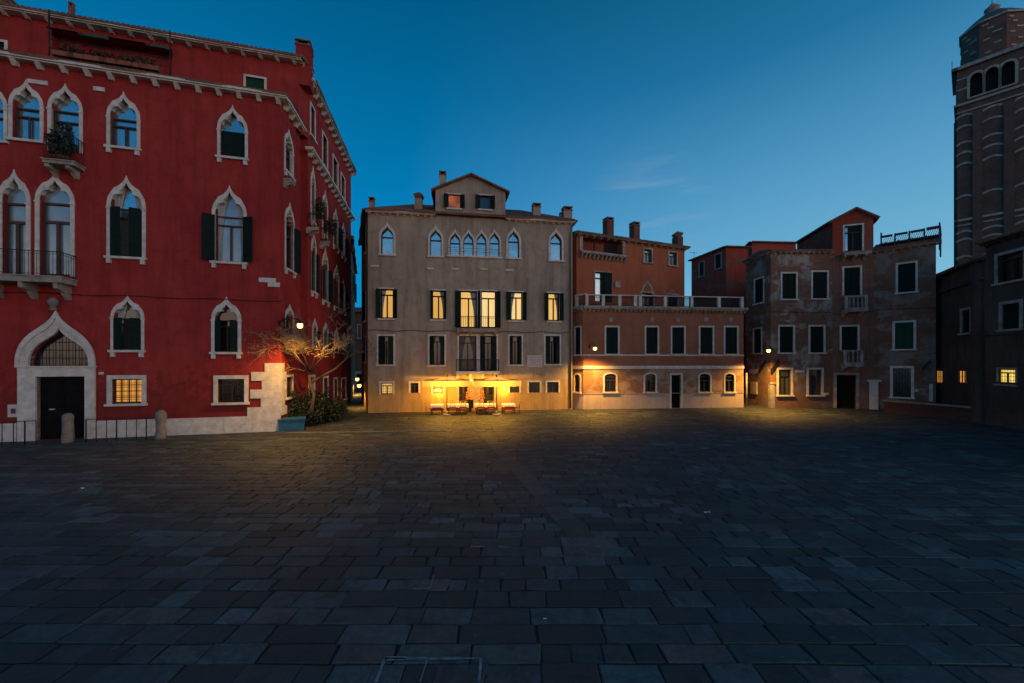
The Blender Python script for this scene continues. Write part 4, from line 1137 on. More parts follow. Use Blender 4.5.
for k in range(3):
    for a, c in ((u0 + .1, (u0 + u1) / 2 - .04), ((u0 + u1) / 2 + .04, u1 - .1)): mb.fbox(FO, a, c, -.22, -.2, .15 + k * zd_ / 3.1, zd_ / 3.1 * (k + 1))
oh.part('door', M['door'], mb, fr)
win(oh, FOC, 575.2, 580.6, 327.5, 354.5, **W3)
win(oh, FOC, 574.8, 580, 374.5, 392, shape='arch', ys=377, fw=.12, pane='glass_dark', sash='cross', deep=.2)
zs1, zs2, zs3 = FO.z(660, 355.3), FO.z(660, 367.3), FO.z(660, 393)
for fc in (FO, FOC):
    nm = ('lower_wall', 'middle_wall', 'upper_wall')
    for (z0, z1, mt), n_ in zip(((0, zs3, 'base_white'), (zs3, zs2, 'ochre'), (zs2, zo, 'orange_low')), nm):
        hs = oh.holes.get(id(fc), [])
        mb = MB()
        # holes cross the bands, so each band is cut with the part of the hole inside it
        clipped = []
        for h in hs:
            zz0 = max(z0, min(p[1] for p in h)); zz1 = min(z1, max(p[1] for p in h))
            if zz1 - zz0 < .02: continue
            us = [p[0] for p in h]
            if min(p[1] for p in h) >= z0 - 1e-6 and max(p[1] for p in h) <= z1 + 1e-6: clipped.append(h)
            else: clipped.append(rect(min(us), max(us), zz0 + (.0 if zz0 > z0 else .0), zz1))
        mb.wall(fc, rect(0, fc.L, z0, z1), clipped, .3)
        oh.part(n_, M[mt], mb)
    for z, hh, d in ((zs1, .13, .07), (zs2, .26, .09)):
        mb = MB(); segs = [(0, fc.L + (.0 if fc is FO else .09))]
        mb.fbox(fc, segs[0][0] - (.0 if fc is FO else 0), segs[0][1], -.02, d, z - hh / 2, z + hh / 2)
        oh.part('string_course', M['stone'], mb)
    mb = MB(); mb.fbox(fc, 0, fc.L, 0, .035, zs3 - .05, zs3 + .002); oh.part('plinth_edge', M['stone_dirty'], mb)
rr = random.Random(3)
for x in (611, 652, 678, 706, 731):    # little round iron anchors above the windows
    mb = MB(); mb.fbox(FO, FO.u(x) - .16, FO.u(x) + .16, 0, .04, FO.z(x, 321.5), FO.z(x, 317.5)); oh.part('wall_anchor', M['stone_dirty'], mb)
for fc in (FO, FOC):
    cornice(oh, fc, -.05, fc.L + .15, zo - .05, depth=.42, hgt=.3, spacing=.36, bw=.16, bh=.2, mat='stone_dirty', name='terrace_cornice')
# terrace floor and balustrade of stone posts with iron panels
PB = Vector((P0.x - .1, P0.y + 9)); PBr = Vector((P2.x + 1.0, P2.y + 9))
mb = MB(); mb.add([(P1.x, P1.y, zo + .05), (P2.x, P2.y, zo + .05), (PBr.x, PBr.y, zo + .05), (PB.x, PB.y, zo + .05), (P0.x, P0.y, zo + .05)], [(0, 1, 2, 3, 4)])
oh.part('terrace_floor', M['stone_dirty'], mb)
walls(oh, [P2, PBr, PB, P0], 0, zo + .05, M['orange_low'])
FOB = FO.off(.15); zb0, zb1 = zo + .12, FOB.z(660, 296.3)
posts = [587, 603.5, 620, 635.5, 640.5, 665.5, 692, 719.5, 742.5]
bal = MB(); wd = .24
for x in posts:
    u = FOB.u(x); bal.fbox(FOB, u - wd / 2, u + wd / 2, -.24, .0, zb0, zb1)
bal.fbox(FOB, FOB.u(585), FOB.u(744), -.22, -.02, zb1, zb1 + .075)
rl = oh.part('balustrade', M['stone'], bal)
mb = MB()
for xa, xb in zip(posts, posts[1:]):
    u0, u1 = FOB.u(xa) + wd / 2, FOB.u(xb) - wd / 2
    if u1 - u0 < .4: continue
    n = max(3, int((u1 - u0) / .095))
    for k in range(1, n): mb.tube([FOB.P(u0 + (u1 - u0) * k / n, -.12, zb0), FOB.P(u0 + (u1 - u0) * k / n, -.12, zb1)], .022, 4)
    for z in (zb0 + .1, zb1 - .14): mb.tube([FOB.P(u0, -.12, z), FOB.P(u1, -.12, z)], .02, 4)
oh.part('iron_panel', M['iron'], mb, rl)
FOCB = FOC.off(.15); mb = MB(); u0, u1 = FOCB.u(575), FOCB.u(585)
mb.fbox(FOCB, u0, u1, -.25, .02, zb1, zb1 + .11); mb.fbox(FOCB, u0, u0 + .24, -.24, 0, zb0, zb1); oh.part('balustrade', M['stone'], mb)
mb = MB()
for k in range(1, 12): mb.tube([FOCB.P(u0 + .24 + (u1 - u0 - .24) * k / 12, -.12, zb0), FOCB.P(u0 + .24 + (u1 - u0 - .24) * k / 12, -.12, zb1)], .016, 4)
oh.part('iron_panel', M['iron'], mb)
# upper storeys set back behind the terrace
Yu = P1.y + 2.6
U0 = Vector(((576.5 - CX) / F * Yu, Yu)); Yu2 = Yu * 132 / 116.5; U1 = Vector(((684.5 - CX) / F * Yu2, Yu2))
FU = Face(U0, U1)
zu = FU.z(630, 241)
DKU = dict(fw=.14, stone='stone_dirty')
win(oh, FU, 644, 651.5, 249.5, 262.5, pane='curtain_glass', sash='cross', **DKU)
win(oh, FU, 669, 676.5, 252.5, 265.5, pane='curtain_glass', sash='cross', **DKU)
win(oh, FU, 595, 611, 272.5, 302, pane='glass_blue', sash='tall', shut=None, sill=False, fw=.1, stone='stone_dirty', name='terrace_door')
mb = MB(); mb.fbox(FU, FU.u(603.5), FU.u(611.5), .0, .08, FU.z(607, 302), FU.z(607, 272.6)); oh.part('shutter', M['shutter'], mb)
win(oh, FU, 641.5, 653, 293, 306, pane='glass_dark', sash='cross', sill=False, **DKU)
win(oh, FU, 668, 677.5, 295, 307, pane='glass_dark', sash='cross', sill=False, **DKU)
for x0, x1, yp, ys in ((641.8, 652.8, 279, 291.5), (667, 678, 282, 294)):
    mb = MB(); a, c = FU.u(x0), FU.u(x1); xm = (x0 + x1) / 2; zs_, zp_ = FU.z(xm, ys), FU.z(xm, yp)
    mb.ring(FU, ogee(a, c, zs_, zp_, tip=.6), ogee(a + .16, c - .16, zs_, zp_ - .4, tip=.6), 0, .04); oh.part('walled_up_arch', M['stone_dirty'] if x0 < 660 else M['terracotta'], mb)
mb = MB(); mb.fbox(FU, FU.u(614.5), FU.u(619.5), 0, .12, FU.z(617, 287.5), FU.z(617, 281.5)); oh.part('wall_niche', M['stone_dirty'], mb)
# little loggia under the eave, carried on corbels
lo0, lo1 = FU.u(579), FU.u(625); zl0, zl1 = FU.z(602, 253), FU.z(602, 239)
oh.hole(FU, rect(lo0 + .35, lo1 - .35, zl0, zl1))
mb = MB(); mb.fbox(FU, lo0, lo1, 0, .38, zl0 - .28, zl0 - .05)
for k in range(12):
    uu = lo0 + .1 + (lo1 - lo0 - .3) * k / 11
    mb.hexa([FU.P(uu, 0, zl0 - .68), FU.P(uu + .14, 0, zl0 - .68), FU.P(uu + .14, .12, zl0 - .68), FU.P(uu, .12, zl0 - .68), FU.P(uu, 0, zl0 - .2), FU.P(uu + .14, 0, zl0 - .2), FU.P(uu + .14, .5, zl0 - .2), FU.P(uu, .5, zl0 - .2)])
lg = oh.part('loggia_balcony', M['stone_dirty'], mb)
for a in (lo0 + .02, lo1 - .34): mb = MB(); mb.fbox(FU, a, a + .32, 0, .1, zl0 - .05, zl1 + .02); oh.part('loggia_pier', M['stone_dirty'], mb, lg)
mb = MB(); mb.tube([FU.P(lo0 + .3, .3, zl0 + .75), FU.P(lo1 - .3, .3, zl0 + .75)], .03, 5)
for k in range(28): uu = lo0 + .35 + (lo1 - lo0 - .7) * k / 27; mb.tube([FU.P(uu, .3, zl0 - .05), FU.P(uu, .3, zl0 + .75)], .016, 4)
oh.part('loggia_railing', M['iron'], mb, lg)
mb = MB(); mb.fbox(FU, lo0, lo1, -.9, -.8, zl0 - .5, zl1 + .3); oh.part('loggia_back', M['orange'], mb, lg)
mb = MB(); mb.fbox(FU, FU.u(580.5), FU.u(587), -.79, -.74, zl0 + .2, zl1 - .3); oh.part('loggia_window', M['glass_dim'], mb, lg)
mb = MB(); mb.fbox(FU, FU.u(609), FU.u(622), -.79, -.74, zl0, zl1 - .1); oh.part('loggia_opening', M['black'], mb, lg)
for uu in (FU.u(595),): mb = MB(); mb.tube([FU.P(uu, -.1, zl0), FU.P(uu, -.1, zl1)], .05, 6); oh.part('loggia_post', M['wood'], mb, lg)
oh.wall(FU, rect(0, FU.L, zo - .2, zu), M['orange'], 'attic_wall', reveal=.8)
cornice(oh, FU, -.2, FU.L + .25, zu - .05, depth=.45, hgt=.2, spacing=.8, bw=.2, bh=.16, mat='stone_dirty')
UB1, UB0 = FU.P(FU.L + 1.0, -8, 0), FU.P(0, -8, 0)
walls(oh, [U1, UB1, UB0, U0], zo - .2, zu, M['orange'], 'attic_side_wall')
mb = MB(); mb.tiles(FU.P(-.2, .5, zu + .08), FU.P(FU.L + .3, .5, zu + .08), FU.P(FU.L - 2, -5, zu + 1.4), FU.P(1, -5, zu + 1.4))
mb.tiles(FU.P(FU.L + .3, .5, zu + .08), FU.P(FU.L + 1.3, -8, zu + .08), FU.P(FU.L - 2, -5.2, zu + 1.4), FU.P(FU.L - 2, -5, zu + 1.4)); oh.part('roof', M['tile'], mb)
rzu = math.atan2(FU.d.y, FU.d.x)
for x0, x1, y0, y1, cp in ((604.5, 612, 218.5, 236, 'flat'), (631, 638, 223, 240, 'flat'), (674, 681, 234, 247, 'pyr')):
    px_chimney(oh, x0, x1, y0, y1, FU.P(FU.u((x0 + x1) / 2), -1.0, 0).y, rzu, cp)

# ================================================================ rooftops behind
def block(name, label, pts, z, mat, roofz=1.0, wins=(), group=None):
    fcs = [Face(a, b) for a, b in zip(pts, pts[1:])]
    b = Bld(face_thing(name, label, 'house', fcs[0], group))
    for (i, x0, x1, y0, y1) in wins: win(b, fcs[i], x0, x1, y0, y1, fw=.13, stone='stone_dirty', pane='glass_dark', sash=None, shut='C')
    for f in fcs: b.wall(f, rect(0, f.L, 0, z), M[mat])
    c = sum((Vector(p) for p in pts), Vector((0, 0))) / len(pts)
    back = [Vector(p) for p in pts]; q = [Vector((p.x + p.x / p.y * 7, p.y + 7)) for p in back]
    walls(b, [back[-1], q[-1], q[0], back[0]], 0, z, M[mat])
    mb = MB()
    for i, f in enumerate(fcs):
        a, d = f.P(-.25, .35, z), f.P(f.L + .25, .35, z)
        m = (q[0] + q[-1]) / 2 * .6 + c * .4
        mb.tiles(a, d, (m.x + .3 + i * .4, m.y, z + roofz), (m.x + i * .4, m.y, z + roofz))
        mb.fbox(f, -.2, f.L + .2, 0, .25, z - .12, z - .01)
    b.part('roof', M['tile'], mb)
    return b, fcs
YB = gp(583, 409.4).y + 12.5
pf = at(726, 246.5, YB)
block('back_house', 'dark house with a plum red gable end rising behind the roof terrace', [((691.5 - CX) / F * YB * 1.135, YB * 1.135), (pf.x, pf.y), ((748 - CX) / F * (YB + .3), YB + .3)], pf.z, 'gable_red', 1.0,
      ((0, 699.5, 704, 262.5, 276), (0, 715.5, 721, 254.5, 268.5)))
ap = at(694, 262, YB * 1.12)
t = thing('roof_aerial', 'thin television aerial on the roof of the plum red gabled house', 'aerial', (ap.x, ap.y, ap.z - .5))
mb = MB(); mb.tube([ap - Vector((0, 0, .8)), ap + Vector((0, 0, 1.3))], .025, 5); mb.build('mast', M['iron'], t)
mb = MB(); mb.tube([ap + Vector((-.5, 0, 1.2)), ap + Vector((.5, .2, 1.2))], .018, 4)
for k in range(5): q = ap + Vector((-.45 + .22 * k, .04 * k, 1.2)); mb.tube([q + Vector((-.1, -.28, 0)), q + Vector((.1, .28, 0))], .012, 4)
mb.build('antenna_rods', M['iron'], t)
pf2 = at(752, 241.8, YB + 4)
block('back_house', 'flat topped dark house on the skyline beside the plum red gable end', [((742 - CX) / F * (YB + 8), YB + 8), (pf2.x, pf2.y), ((796 - CX) / F * (YB + 4.4), YB + 4.4)], pf2.z, 'gable_red', .5)

# ================================================================ the decayed house with the red gable
D0, D1, D2, D3 = gp(770.8, 407.8), gp(832.5, 407.9), gp(873.5, 409.3), gp(936, 413.4)
DR = Vector(((745.8 - CX) / F * D0.y * 1.11, D0.y * 1.11))
FD0, FD1, FD2, FD3 = Face(DR, D0), Face(D0, D1), Face(D1, D2), Face(D2, D3)
dh = Bld(face_thing('decayed_house', 'peeling plaster and brick house with stone balconies and a red gabled dormer', 'house', FD1))
SW = dict(fw=.13, pane='glass_dark', sash=None, shut='C', brk=False)
win(dh, FD0, 755, 763.5, 279, 303, **SW); win(dh, FD0, 754, 761.5, 329, 353, **SW)
for x0, x1, y0, y1 in ((782, 796, 273.5, 299), (812.5, 827, 272, 298.5)): win(dh, FD1, x0, x1, y0, y1, **SW)
for x0, x1 in ((779.5, 793), (810, 823.5)): win(dh, FD1, x0, x1, 326.5, 352.5, fw=.14, pane='glass_dark', sash=None, shut='C')
for x0, x1 in ((778.5, 791), (808.5, 821.5)): win(dh, FD1, x0, x1, 369.5, 395, fw=.16, pane='glass_dim', sash='cross', sashm='wood')
mb = MB(); mb.fbox(FD2, FD2.u(843.5), FD2.u(858), -.02, 0, .0, .01)
win(dh, FD2, 844, 860, 267.5, 295, sill=False, **SW)
win(dh, FD2, 841.5, 857.5, 326.5, 350, sill=False, **SW)
fr, (du0_, du1_, _, dz1_) = win(dh, FD2, 836.5, 856, 375, 408.4, fw=.2, stone='stone_dirty', pane='black', sash=None, sill=False, name='doorway', deep=.34)
mb = MB(); mb.fbox(FD2, du0_, du1_, -.3, -.24, .02, dz1_)
for k in range(4):
    for a, c in ((du0_ + .1, (du0_ + du1_) / 2 - .04), ((du0_ + du1_) / 2 + .04, du1_ - .1)): mb.fbox(FD2, a, c, -.24, -.22, .15 + k * dz1_ / 4.1, dz1_ / 4.1 * (k + 1))
dh.part('door', M['door'], mb, fr)
win(dh, FD3, 898, 915.5, 263.5, 292, **SW)
win(dh, FD3, 895, 913.5, 322.5, 349, fw=.15, pane='glass_dark', sash=None, shut='C', shm='shutter_green')
win(dh, FD3, 893, 911, 368, 397, fw=.17, pane='glass_dark', sash=None, shut=None, grille=True)
balcony(dh, FD2, 841, 868, 308.5, 311.5, 295.5, .8, style='stone', n_br=2, brz=.4)
balcony(dh, FD2, 840, 863.5, 363.3, 366.5, 350, .8, style='stone', n_br=2, brz=.4)
balcony(dh, FD2, 841, 872, 251.5, 254.5, 249, .7, n_br=3, brz=.35, rails=False)
zda = FD1.z(800, 252); zdb = FD3.z(905, 247)
dh.wall(FD0, rect(0, FD0.L, 0, zda), M['decayed'], 'side_wall')
dh.wall(FD1, rect(0, FD1.L, 0, zda), M['decayed'])
g0u, g1u = FD2.u(833.5), FD2.u(876.5); gpu = FD2.u(855)
zga, zgb, zgpk = FD2.z(833, 221.5), FD2.z(876, 217.5), FD2.z(855, 209.5)
win(dh, FD2, 844.5, 862, 225.5, 251, fw=.12, pane='glass_blue', sash='cross', sill=False, name='gable_door', hole=True, deep=.2)
mb = MB(); mb.fbox(FD2, FD2.u(849), FD2.u(861.8), -.14, -.1, FD2.z(855, 251), FD2.z(855, 226)); dh.part('shutter', M['shutter'], mb)
hs = dh.holes[id(FD2)]; zsplit = FD2.z(855, 252.5)
mb = MB(); mb.wall(FD2, rect(0, FD2.L, 0, zsplit), [h for h in hs if max(p[1] for p in h) < zsplit], .34); dh.part('middle_wall', M['bay_red'], mb)
mb = MB(); mb.wall(FD2, [(0, zsplit), (0, zga), (gpu, zgpk), (FD2.L, zgb), (FD2.L, zsplit)], [h for h in hs if max(p[1] for p in h) >= zsplit], .3); gb = dh.part('gable_wall', M['gable_red'], mb)
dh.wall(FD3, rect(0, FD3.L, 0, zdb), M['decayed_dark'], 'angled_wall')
# gable sides and roof
gs = Vector(((797 - CX) / F * D1.y * 1.18, D1.y * 1.18))
gs2 = D2 + Vector((gs.x - D1.x + 2.5, gs.y - D1.y))
mb = MB(); mb.quad((gs.x, gs.y, zda - 1), (D1.x, D1.y, zda - .8), (D1.x, D1.y, zga), (gs.x, gs.y, zga)); mb.quad((D2.x, D2.y, zda - 1), (gs2.x, gs2.y, zda - 1), (gs2.x, gs2.y, zgb), (D2.x, D2.y, zgb)); dh.part('gable_side', M['gable_red'], mb)
pk = FD2.P(gpu, .35, zgpk + .1); pkb = Vector(((gs.x + gs2.x) / 2, (gs.y + gs2.y) / 2, zgpk + .1))
mb = MB(); mb.tiles(FD2.P(-.25, .35, zga - .02), (gs.x - .3, gs.y, zga - .02), pkb, pk); mb.tiles(FD2.P(FD2.L + .3, .35, zgb - .05), (gs2.x + .3, gs2.y, zgb - .05), pkb, pk); dh.part('gable_roof', M['tile'], mb)
mb = MB(); mb.prism(FD2, [(-.25, zga - .14), (gpu, zgpk - .04), (FD2.L + .3, zgb - .16), (FD2.L + .3, zgb - .04), (gpu, zgpk + .1), (-.25, zga - .01)], .002, .12); dh.part('gable_moulding', M['stone_dirty'], mb)
for fc, z, u1 in ((FD0, zda, FD0.L), (FD1, zda, FD1.L), (FD3, zdb, FD3.L + .3)):
    cornice(dh, fc, 0, u1, z - .02, depth=.3, hgt=.18, spacing=.5, bw=.14, bh=.14, mat='stone_dirty')
mb = MB()
mb.tiles(FD1.P(-.2, .35, zda + .1), FD1.P(FD1.L, .35, zda + .1), FD1.P(FD1.L, -4, zda + 1.2), FD1.P(1.5, -4, zda + 1.2))
mb.tiles(FD0.P(0, .35, zda + .1), FD0.P(FD0.L + .2, .35, zda + .1), FD1.P(1.5, -4, zda + 1.2), FD1.P(1.5, -5, zda + 1.2))
mb.tiles(FD3.P(-.1, .35, zdb + .1), FD3.P(FD3.L + .3, .35, zdb + .1), FD3.P(FD3.L - .3, -2.2, zdb + 1.0), FD3.P(-.1, -2.2, zdb + 1.0))
dh.part('roof', M['tile'], mb)
bk = [D3, D3 + Vector((4, 5)), Vector((DR.x + 9, DR.y + 8)), DR]
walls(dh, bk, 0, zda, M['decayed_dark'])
for fc, y0, y1 in ((FD1, 312, 312.5), (FD2, 313, 312), (FD3, 311, 313)):
    mb = MB(); za, zb_ = fc.z(fc is FD1 and 790 or 860, y0), fc.z(fc is FD1 and 790 or 860, y1)
    mb.tube([fc.P(fc.L * k / 12, .05, za + (zb_ - za) * k / 12 + .03 * math.sin(k * 2.1)) for k in range(13)], .018, 5); dh.part('cable', M['cable'], mb)
# wooden roof deck on the angled wing
FK = FD3.off(-.3); ku0, ku1 = FK.u(879), FK.u(941); kz0, kz1 = FK.z(905, 239.5), FK.z(908, 233.5)
mb = MB(); mb.fbox(FK, ku0, ku1, -3.2, 0, kz0 - .12, kz0)
dk = dh.part('roof_deck', M['wood'], mb)
mb = MB()
for k in range(5):
    u = ku0 + .08 + (ku1 - ku0 - .2) * k / 4
    mb.fbox(FK, u, u + .1, -.1, 0, kz0 - 1.2, kz1 + (.45 if k in (0, 4) else .2)); mb.fbox(FK, u, u + .1, -3.2, -3.1, kz0 - 1.2, kz1 + .3)
for za, zb_ in ((kz1, kz1 + .17),):
    for k in range(4):
        u = ku0 + (ku1 - ku0) * k / 4; mb.fbox(FK, u + .1, u + (ku1 - ku0) / 4 - .06, -.08, .03, za, zb_ + (.05 if k == 3 else 0))
mb.fbox(FK, ku1 - .1, ku1, -3.1, -.1, kz1, kz1 + .2); mb.fbox(FK, ku0, ku1, -3.2, -3.1, kz1, kz1 + .12)
for k in range(26):
    u = ku0 + .2 + (ku1 - ku0 - .4) * k / 25; mb.hexa([FK.P(u, -.06, kz0), FK.P(u + .03, -.06, kz0), FK.P(u + .03, -.03, kz0), FK.P(u, -.03, kz0), FK.P(u + .16, -.06, kz1), FK.P(u + .19, -.06, kz1), FK.P(u + .19, -.03, kz1), FK.P(u + .16, -.03, kz1)])
dh.part('deck_railing', M['wood'], mb, dk)
# wall furniture: signs, meter box, lamplit corner strip, pipe, iron bars, relieving arch stones
mb = MB(); mb.fbox(FD0, FD0.u(749.5), FD0.u(758), 0, .04, FD0.z(754, 373.4), FD0.z(754, 369)); dh.part('street_sign', M['plaque'], mb)
mb = MB(); mb.fbox(FD0, FD0.u(752), FD0.u(757.8), 0, .14, FD0.z(755, 394), FD0.z(755, 382)); dh.part('meter_box', M['stone_dirty'], mb)
mb = MB(); zc1 = FD1.z(768, 384); mb.fbox(FD1, -.05, .30, .0, .06, 0, zc1); mb.fbox(FD0, FD0.L - .25, FD0.L + .05, .0, .06, 0, zc1 - .003); mb.fbox(FD1, -.09, .36, -.01, .10, zc1, zc1 + .14); dh.part('corner_stone_or_lit_strip', M['stone_dirty'], mb)  # added pale strip where the wall itself is only lamplit
mb = MB(); pp = Vector(((746.5 - CX) / F * (D0.y + .3), D0.y + .3)); mb.tube([(pp.x, pp.y, 0), (pp.x, pp.y, FD0.z(750, 372))], .07, 8); dh.part('drain_pipe', M['stone_dirty'], mb)
for fc, x0, y0, x1, y1 in ((FD0, 759.8, 371.5, 765.8, 361.5), (FD1, 770.5, 371, 778.5, 360.5), (FD3, 922, 369, 931, 360.5)):
    fo = fc.off(.12); a, c = fo.uz(x0, y0), fo.uz(x1, y1)
    A_, C_ = fo.P(a[0], 0, a[1]), fo.P(c[0], 0, c[1]); mb = MB()
    w = Vector((0, 0, .13)); n3 = Vector((fc.n.x, fc.n.y, 0)) * .12
    mb.hexa([A_ - w, C_ - w, C_ - w + n3, A_ - w + n3, A_ + w, C_ + w, C_ + w + n3, A_ + w + n3])
    mb.fbox(fo, (a[0] + c[0]) / 2 - .04, (a[0] + c[0]) / 2 + .04, -.12, .0, (a[1] + c[1]) / 2 - .04, (a[1] + c[1]) / 2 + .04)
    dh.part('flag_bracket', M['iron'], mb)
mb = MB(); a, c = FD3.u(869.5), FD3.u(878.5); zt = FD3.z(874, 381.5); mb.fbox(FD3, a, c, 0, .14, 0, zt); mb.fbox(FD3, a - .14, c + .18, 0, .2, zt, zt + .14); mb.fbox(FD3, a + .1, c - .1, .14, .17, .3, zt - .25); dh.part('walled_up_door', M['plaque'], mb)
mb = MB(); mb.fbox(FD3, FD3.u(929.2), FD3.u(933), 0, .1, .9, FD3.z(931, 384)); dh.part('pale_pilaster', M['stone'], mb)
mb = MB(); mb.fbox(FD3, FD3.u(914.5), FD3.u(918.5), 0, .05, FD3.z(916, 391.6), FD3.z(916, 389.3)); dh.part('street_sign', M['plaque'], mb)
mb = MB(); mb.fbox(FD1, FD1.u(795), FD1.u(804), 0, .05, FD1.z(799, 372.5), FD1.z(799, 370)); dh.part('street_sign', M['plaque'], mb)
mb = MB(); mb.fbox(FD1, FD1.u(824), FD1.u(828), 0, .1, FD1.z(826, 395), FD1.z(826, 392.8)); dh.part('letter_box', M['plaque'], mb)
for x, y, rx, ry in ((797, 320, 11, 12),):
    a, c = FD1.u(x - rx), FD1.u(x + rx); zs_, zp_ = FD1.z(x, y), FD1.z(x, y - ry)
    mb = MB(); mb.ring(FD1, archp(a, c, zs_, zp_), archp(a + .28, c - .28, zs_, zp_ - .2), 0, .025); dh.part('relieving_arch', M['terracotta'], mb)

# ================================================================ dark buildings at the canal side and the bell tower
Q0, Q1 = gp(934, 411.6), gp(985, 423.8)
FQ = Face(Q0, Q1)
lh = Bld(face_thing('canal_house', 'low dark house at the foot of the bell tower with two barred yellow windows', 'house', FQ))
for x0, x1 in ((936.5, 944), (959, 967)): win(lh, FQ, x0, x1, 371, 382.5, fw=.06, stone='grim', pane='lit_dim', sash=None, grille=True, gr=(.3, .6, .045), deep=.06, sill=False, label='small barred window glowing yellow')
win(lh, FQ, 962, 970.5, 310, 333, fw=.16, stone='stone_dirty', pane='glass_dark', sash=None, shut='C')
zq0 = FQ.z(955, 269)
lh.wall(FQ, rect(0, FQ.L, 0, zq0), M['grim'])
walls(lh, [FQ.P(FQ.L, 0, 0), FQ.P(FQ.L, -7, 0), FQ.P(0, -7, 0), FQ.P(0, 0, 0)], 0, zq0, M['grim'])
mb = MB(); mb.tiles(FQ.P(-.2, .35, zq0), FQ.P(FQ.L, .35, zq0), FQ.P(FQ.L, -5, zq0 + 1.6), FQ.P(-.2, -5, zq0 + 1.6)); lh.part('roof', M['tile'], mb)
mb = MB(); mb.fbox(FQ, 0, FQ.L, 0, .14, FQ.z(960, 287), FQ.z(960, 284)); mb.fbox(FQ, 0, FQ.L, 0, .2, zq0 - .2, zq0 - .03); lh.part('string_course', M['grim'], mb)
mb = MB(); mb.fbox(FQ, FQ.u(937), FQ.u(941), 0, .04, FQ.z(939, 388.5), FQ.z(939, 385)); lh.part('blue_plate', M['blue'], mb)
mb = MB(); mb.fbox(FQ, FQ.u(977), FQ.u(982), 0, .3, 0, zq0 - .3); lh.part('pier', M['grim'], mb)
d5 = Vector((-.216, -.976)).normalized()
G0 = Q1 + Vector((.02, -.02)); G1 = G0 + d5 * 15
FGd = Face(G0, G1)
mh = Bld(face_thing('canal_palace', 'tall grim house at the edge of the square with one brightly lit yellow window', 'house', FGd))
zg5 = FGd.z(1005, 238)
win(mh, FGd, 998, 1024, 253, 281, fw=.18, stone='stone_dirty', pane='glass_dark', sash='tall')
win(mh, FGd, 1002.5, 1020, 303.5, 329, fw=.18, stone='stone_dirty', pane='glass_dark', sash=None, shut='C')
win(mh, FGd, 998.5, 1016, 369, 384, fw=.09, stone='stone_dirty', pane='lit_yellow', sash='cross', grille=True, deep=.14, label='square window brightly lit yellow')
for du in (3.4, 7.2):
    for z0, z1 in ((.9, 3.1), (5.0, 7.0), (8.4, 10.4)):
        uu = FGd.u(1016) + du; mbh = rect(uu, uu + 1.1, z0, z1); mh.hole(FGd, mbh)
        mb = MB(); mb.ring(FGd, [(uu - .16, z0 - .16), (uu - .16, z1 + .16), (uu + 1.26, z1 + .16), (uu + 1.26, z0 - .16)], [(uu, z0), (uu, z1), (uu + 1.1, z1), (uu + 1.1, z0)], -.2, .05, True); f_ = mh.part('window', M['stone_dirty'], mb)
        mb = MB(); mb.sheet(FGd, mbh, -.26); mh.part('pane', M['glass_dark'], mb, f_)
mh.wall(FGd, rect(0, FGd.L, 0, zg5), M['grim'])
walls(mh, [FGd.P(FGd.L, 0, 0), FGd.P(FGd.L, -9, 0), FGd.P(0, -9, 0), FGd.P(0, 0, 0)], 0, zg5, M['grim'])
cornice(mh, FGd, -.1, FGd.L, zg5 - .05, depth=.3, hgt=.2, spacing=.6, bh=.14, mat='grim')
mb = MB(); mb.fbox(FGd, 0, FGd.L, 0, .12, FGd.z(1010, 334), FGd.z(1010, 331.5)); mb.fbox(FGd, 0, FGd.L, 0, .12, 2.55, 2.7); mh.part('string_course', M['grim'], mb)
mb = MB(); mb.tiles(FGd.P(-.2, .4, zg5 + .1), FGd.P(FGd.L, .4, zg5 + .1), FGd.P(FGd.L, -4, zg5 + 1.3), FGd.P(-.2, -4, zg5 + 1.3)); mh.part('roof', M['tile'], mb)

# bell tower
M['parapet'] = brickwork('sooty_parapet_brick', (.085, .04, .03), (.06, .03, .024), (.08, .065, .055), (.035, .024, .02))
YT = 85.0
T0 = Vector(((957 - CX) / F * YT, YT)); dT = Vector((.656, -.755)).normalized(); TW = 5.75 * YT / 50
FT1 = Face(T0, T0 + dT * TW); FT2 = Face(T0 - FT1.n * TW, T0); FT3 = Face(FT1.b, FT1.b - FT1.n * TW)
tw = Bld(face_thing('bell_tower', 'tall dark brick bell tower with white stone bands and an arched belfry', 'tower', FT1))
zbf = FT1.z(953.5, 108); zled = FT1.z(953.5, 72); zdr = H + 41.6 * 1.7
def strips(b, fc, pix):
    h = 0
    mb = MB()
    W = fc.L
    cols = ((0, .22), (.36, .64), (.78, 1.0))
    for a, c in ((.22, .36), (.64, .78)): mb = MB(); mb.fbox(fc, W * a, W * c, 0, .5, 0, zbf - 2.4); b.part('pilaster', M['tower_brick'], mb)
    mb = MB()
    levels = [FT1.z(957, y) for y in (118, 129, 145, 155, 166, 198, 233, 241, 258)]
    for (a, c) in cols:
        for z in levels:
            n = 8; mb = MB()
            for k in range(n):
                s0, s1 = k / n, (k + 1) / n
                f = lambda s: z + .4 * math.sin(math.pi * s)
                u0, u1 = W * (a + (c - a) * s0), W * (a + (c - a) * s1)
                mb.hexa([fc.P(u0, 0, f(s0) - .42), fc.P(u1, 0, f(s1) - .42), fc.P(u1, .16, f(s1) - .42), fc.P(u0, .16, f(s0) - .42), fc.P(u0, 0, f(s0)), fc.P(u1, 0, f(s1)), fc.P(u1, .16, f(s1)), fc.P(u0, .16, f(s0))])
            b.part('stone_band', M['stone_dirty'], mb)
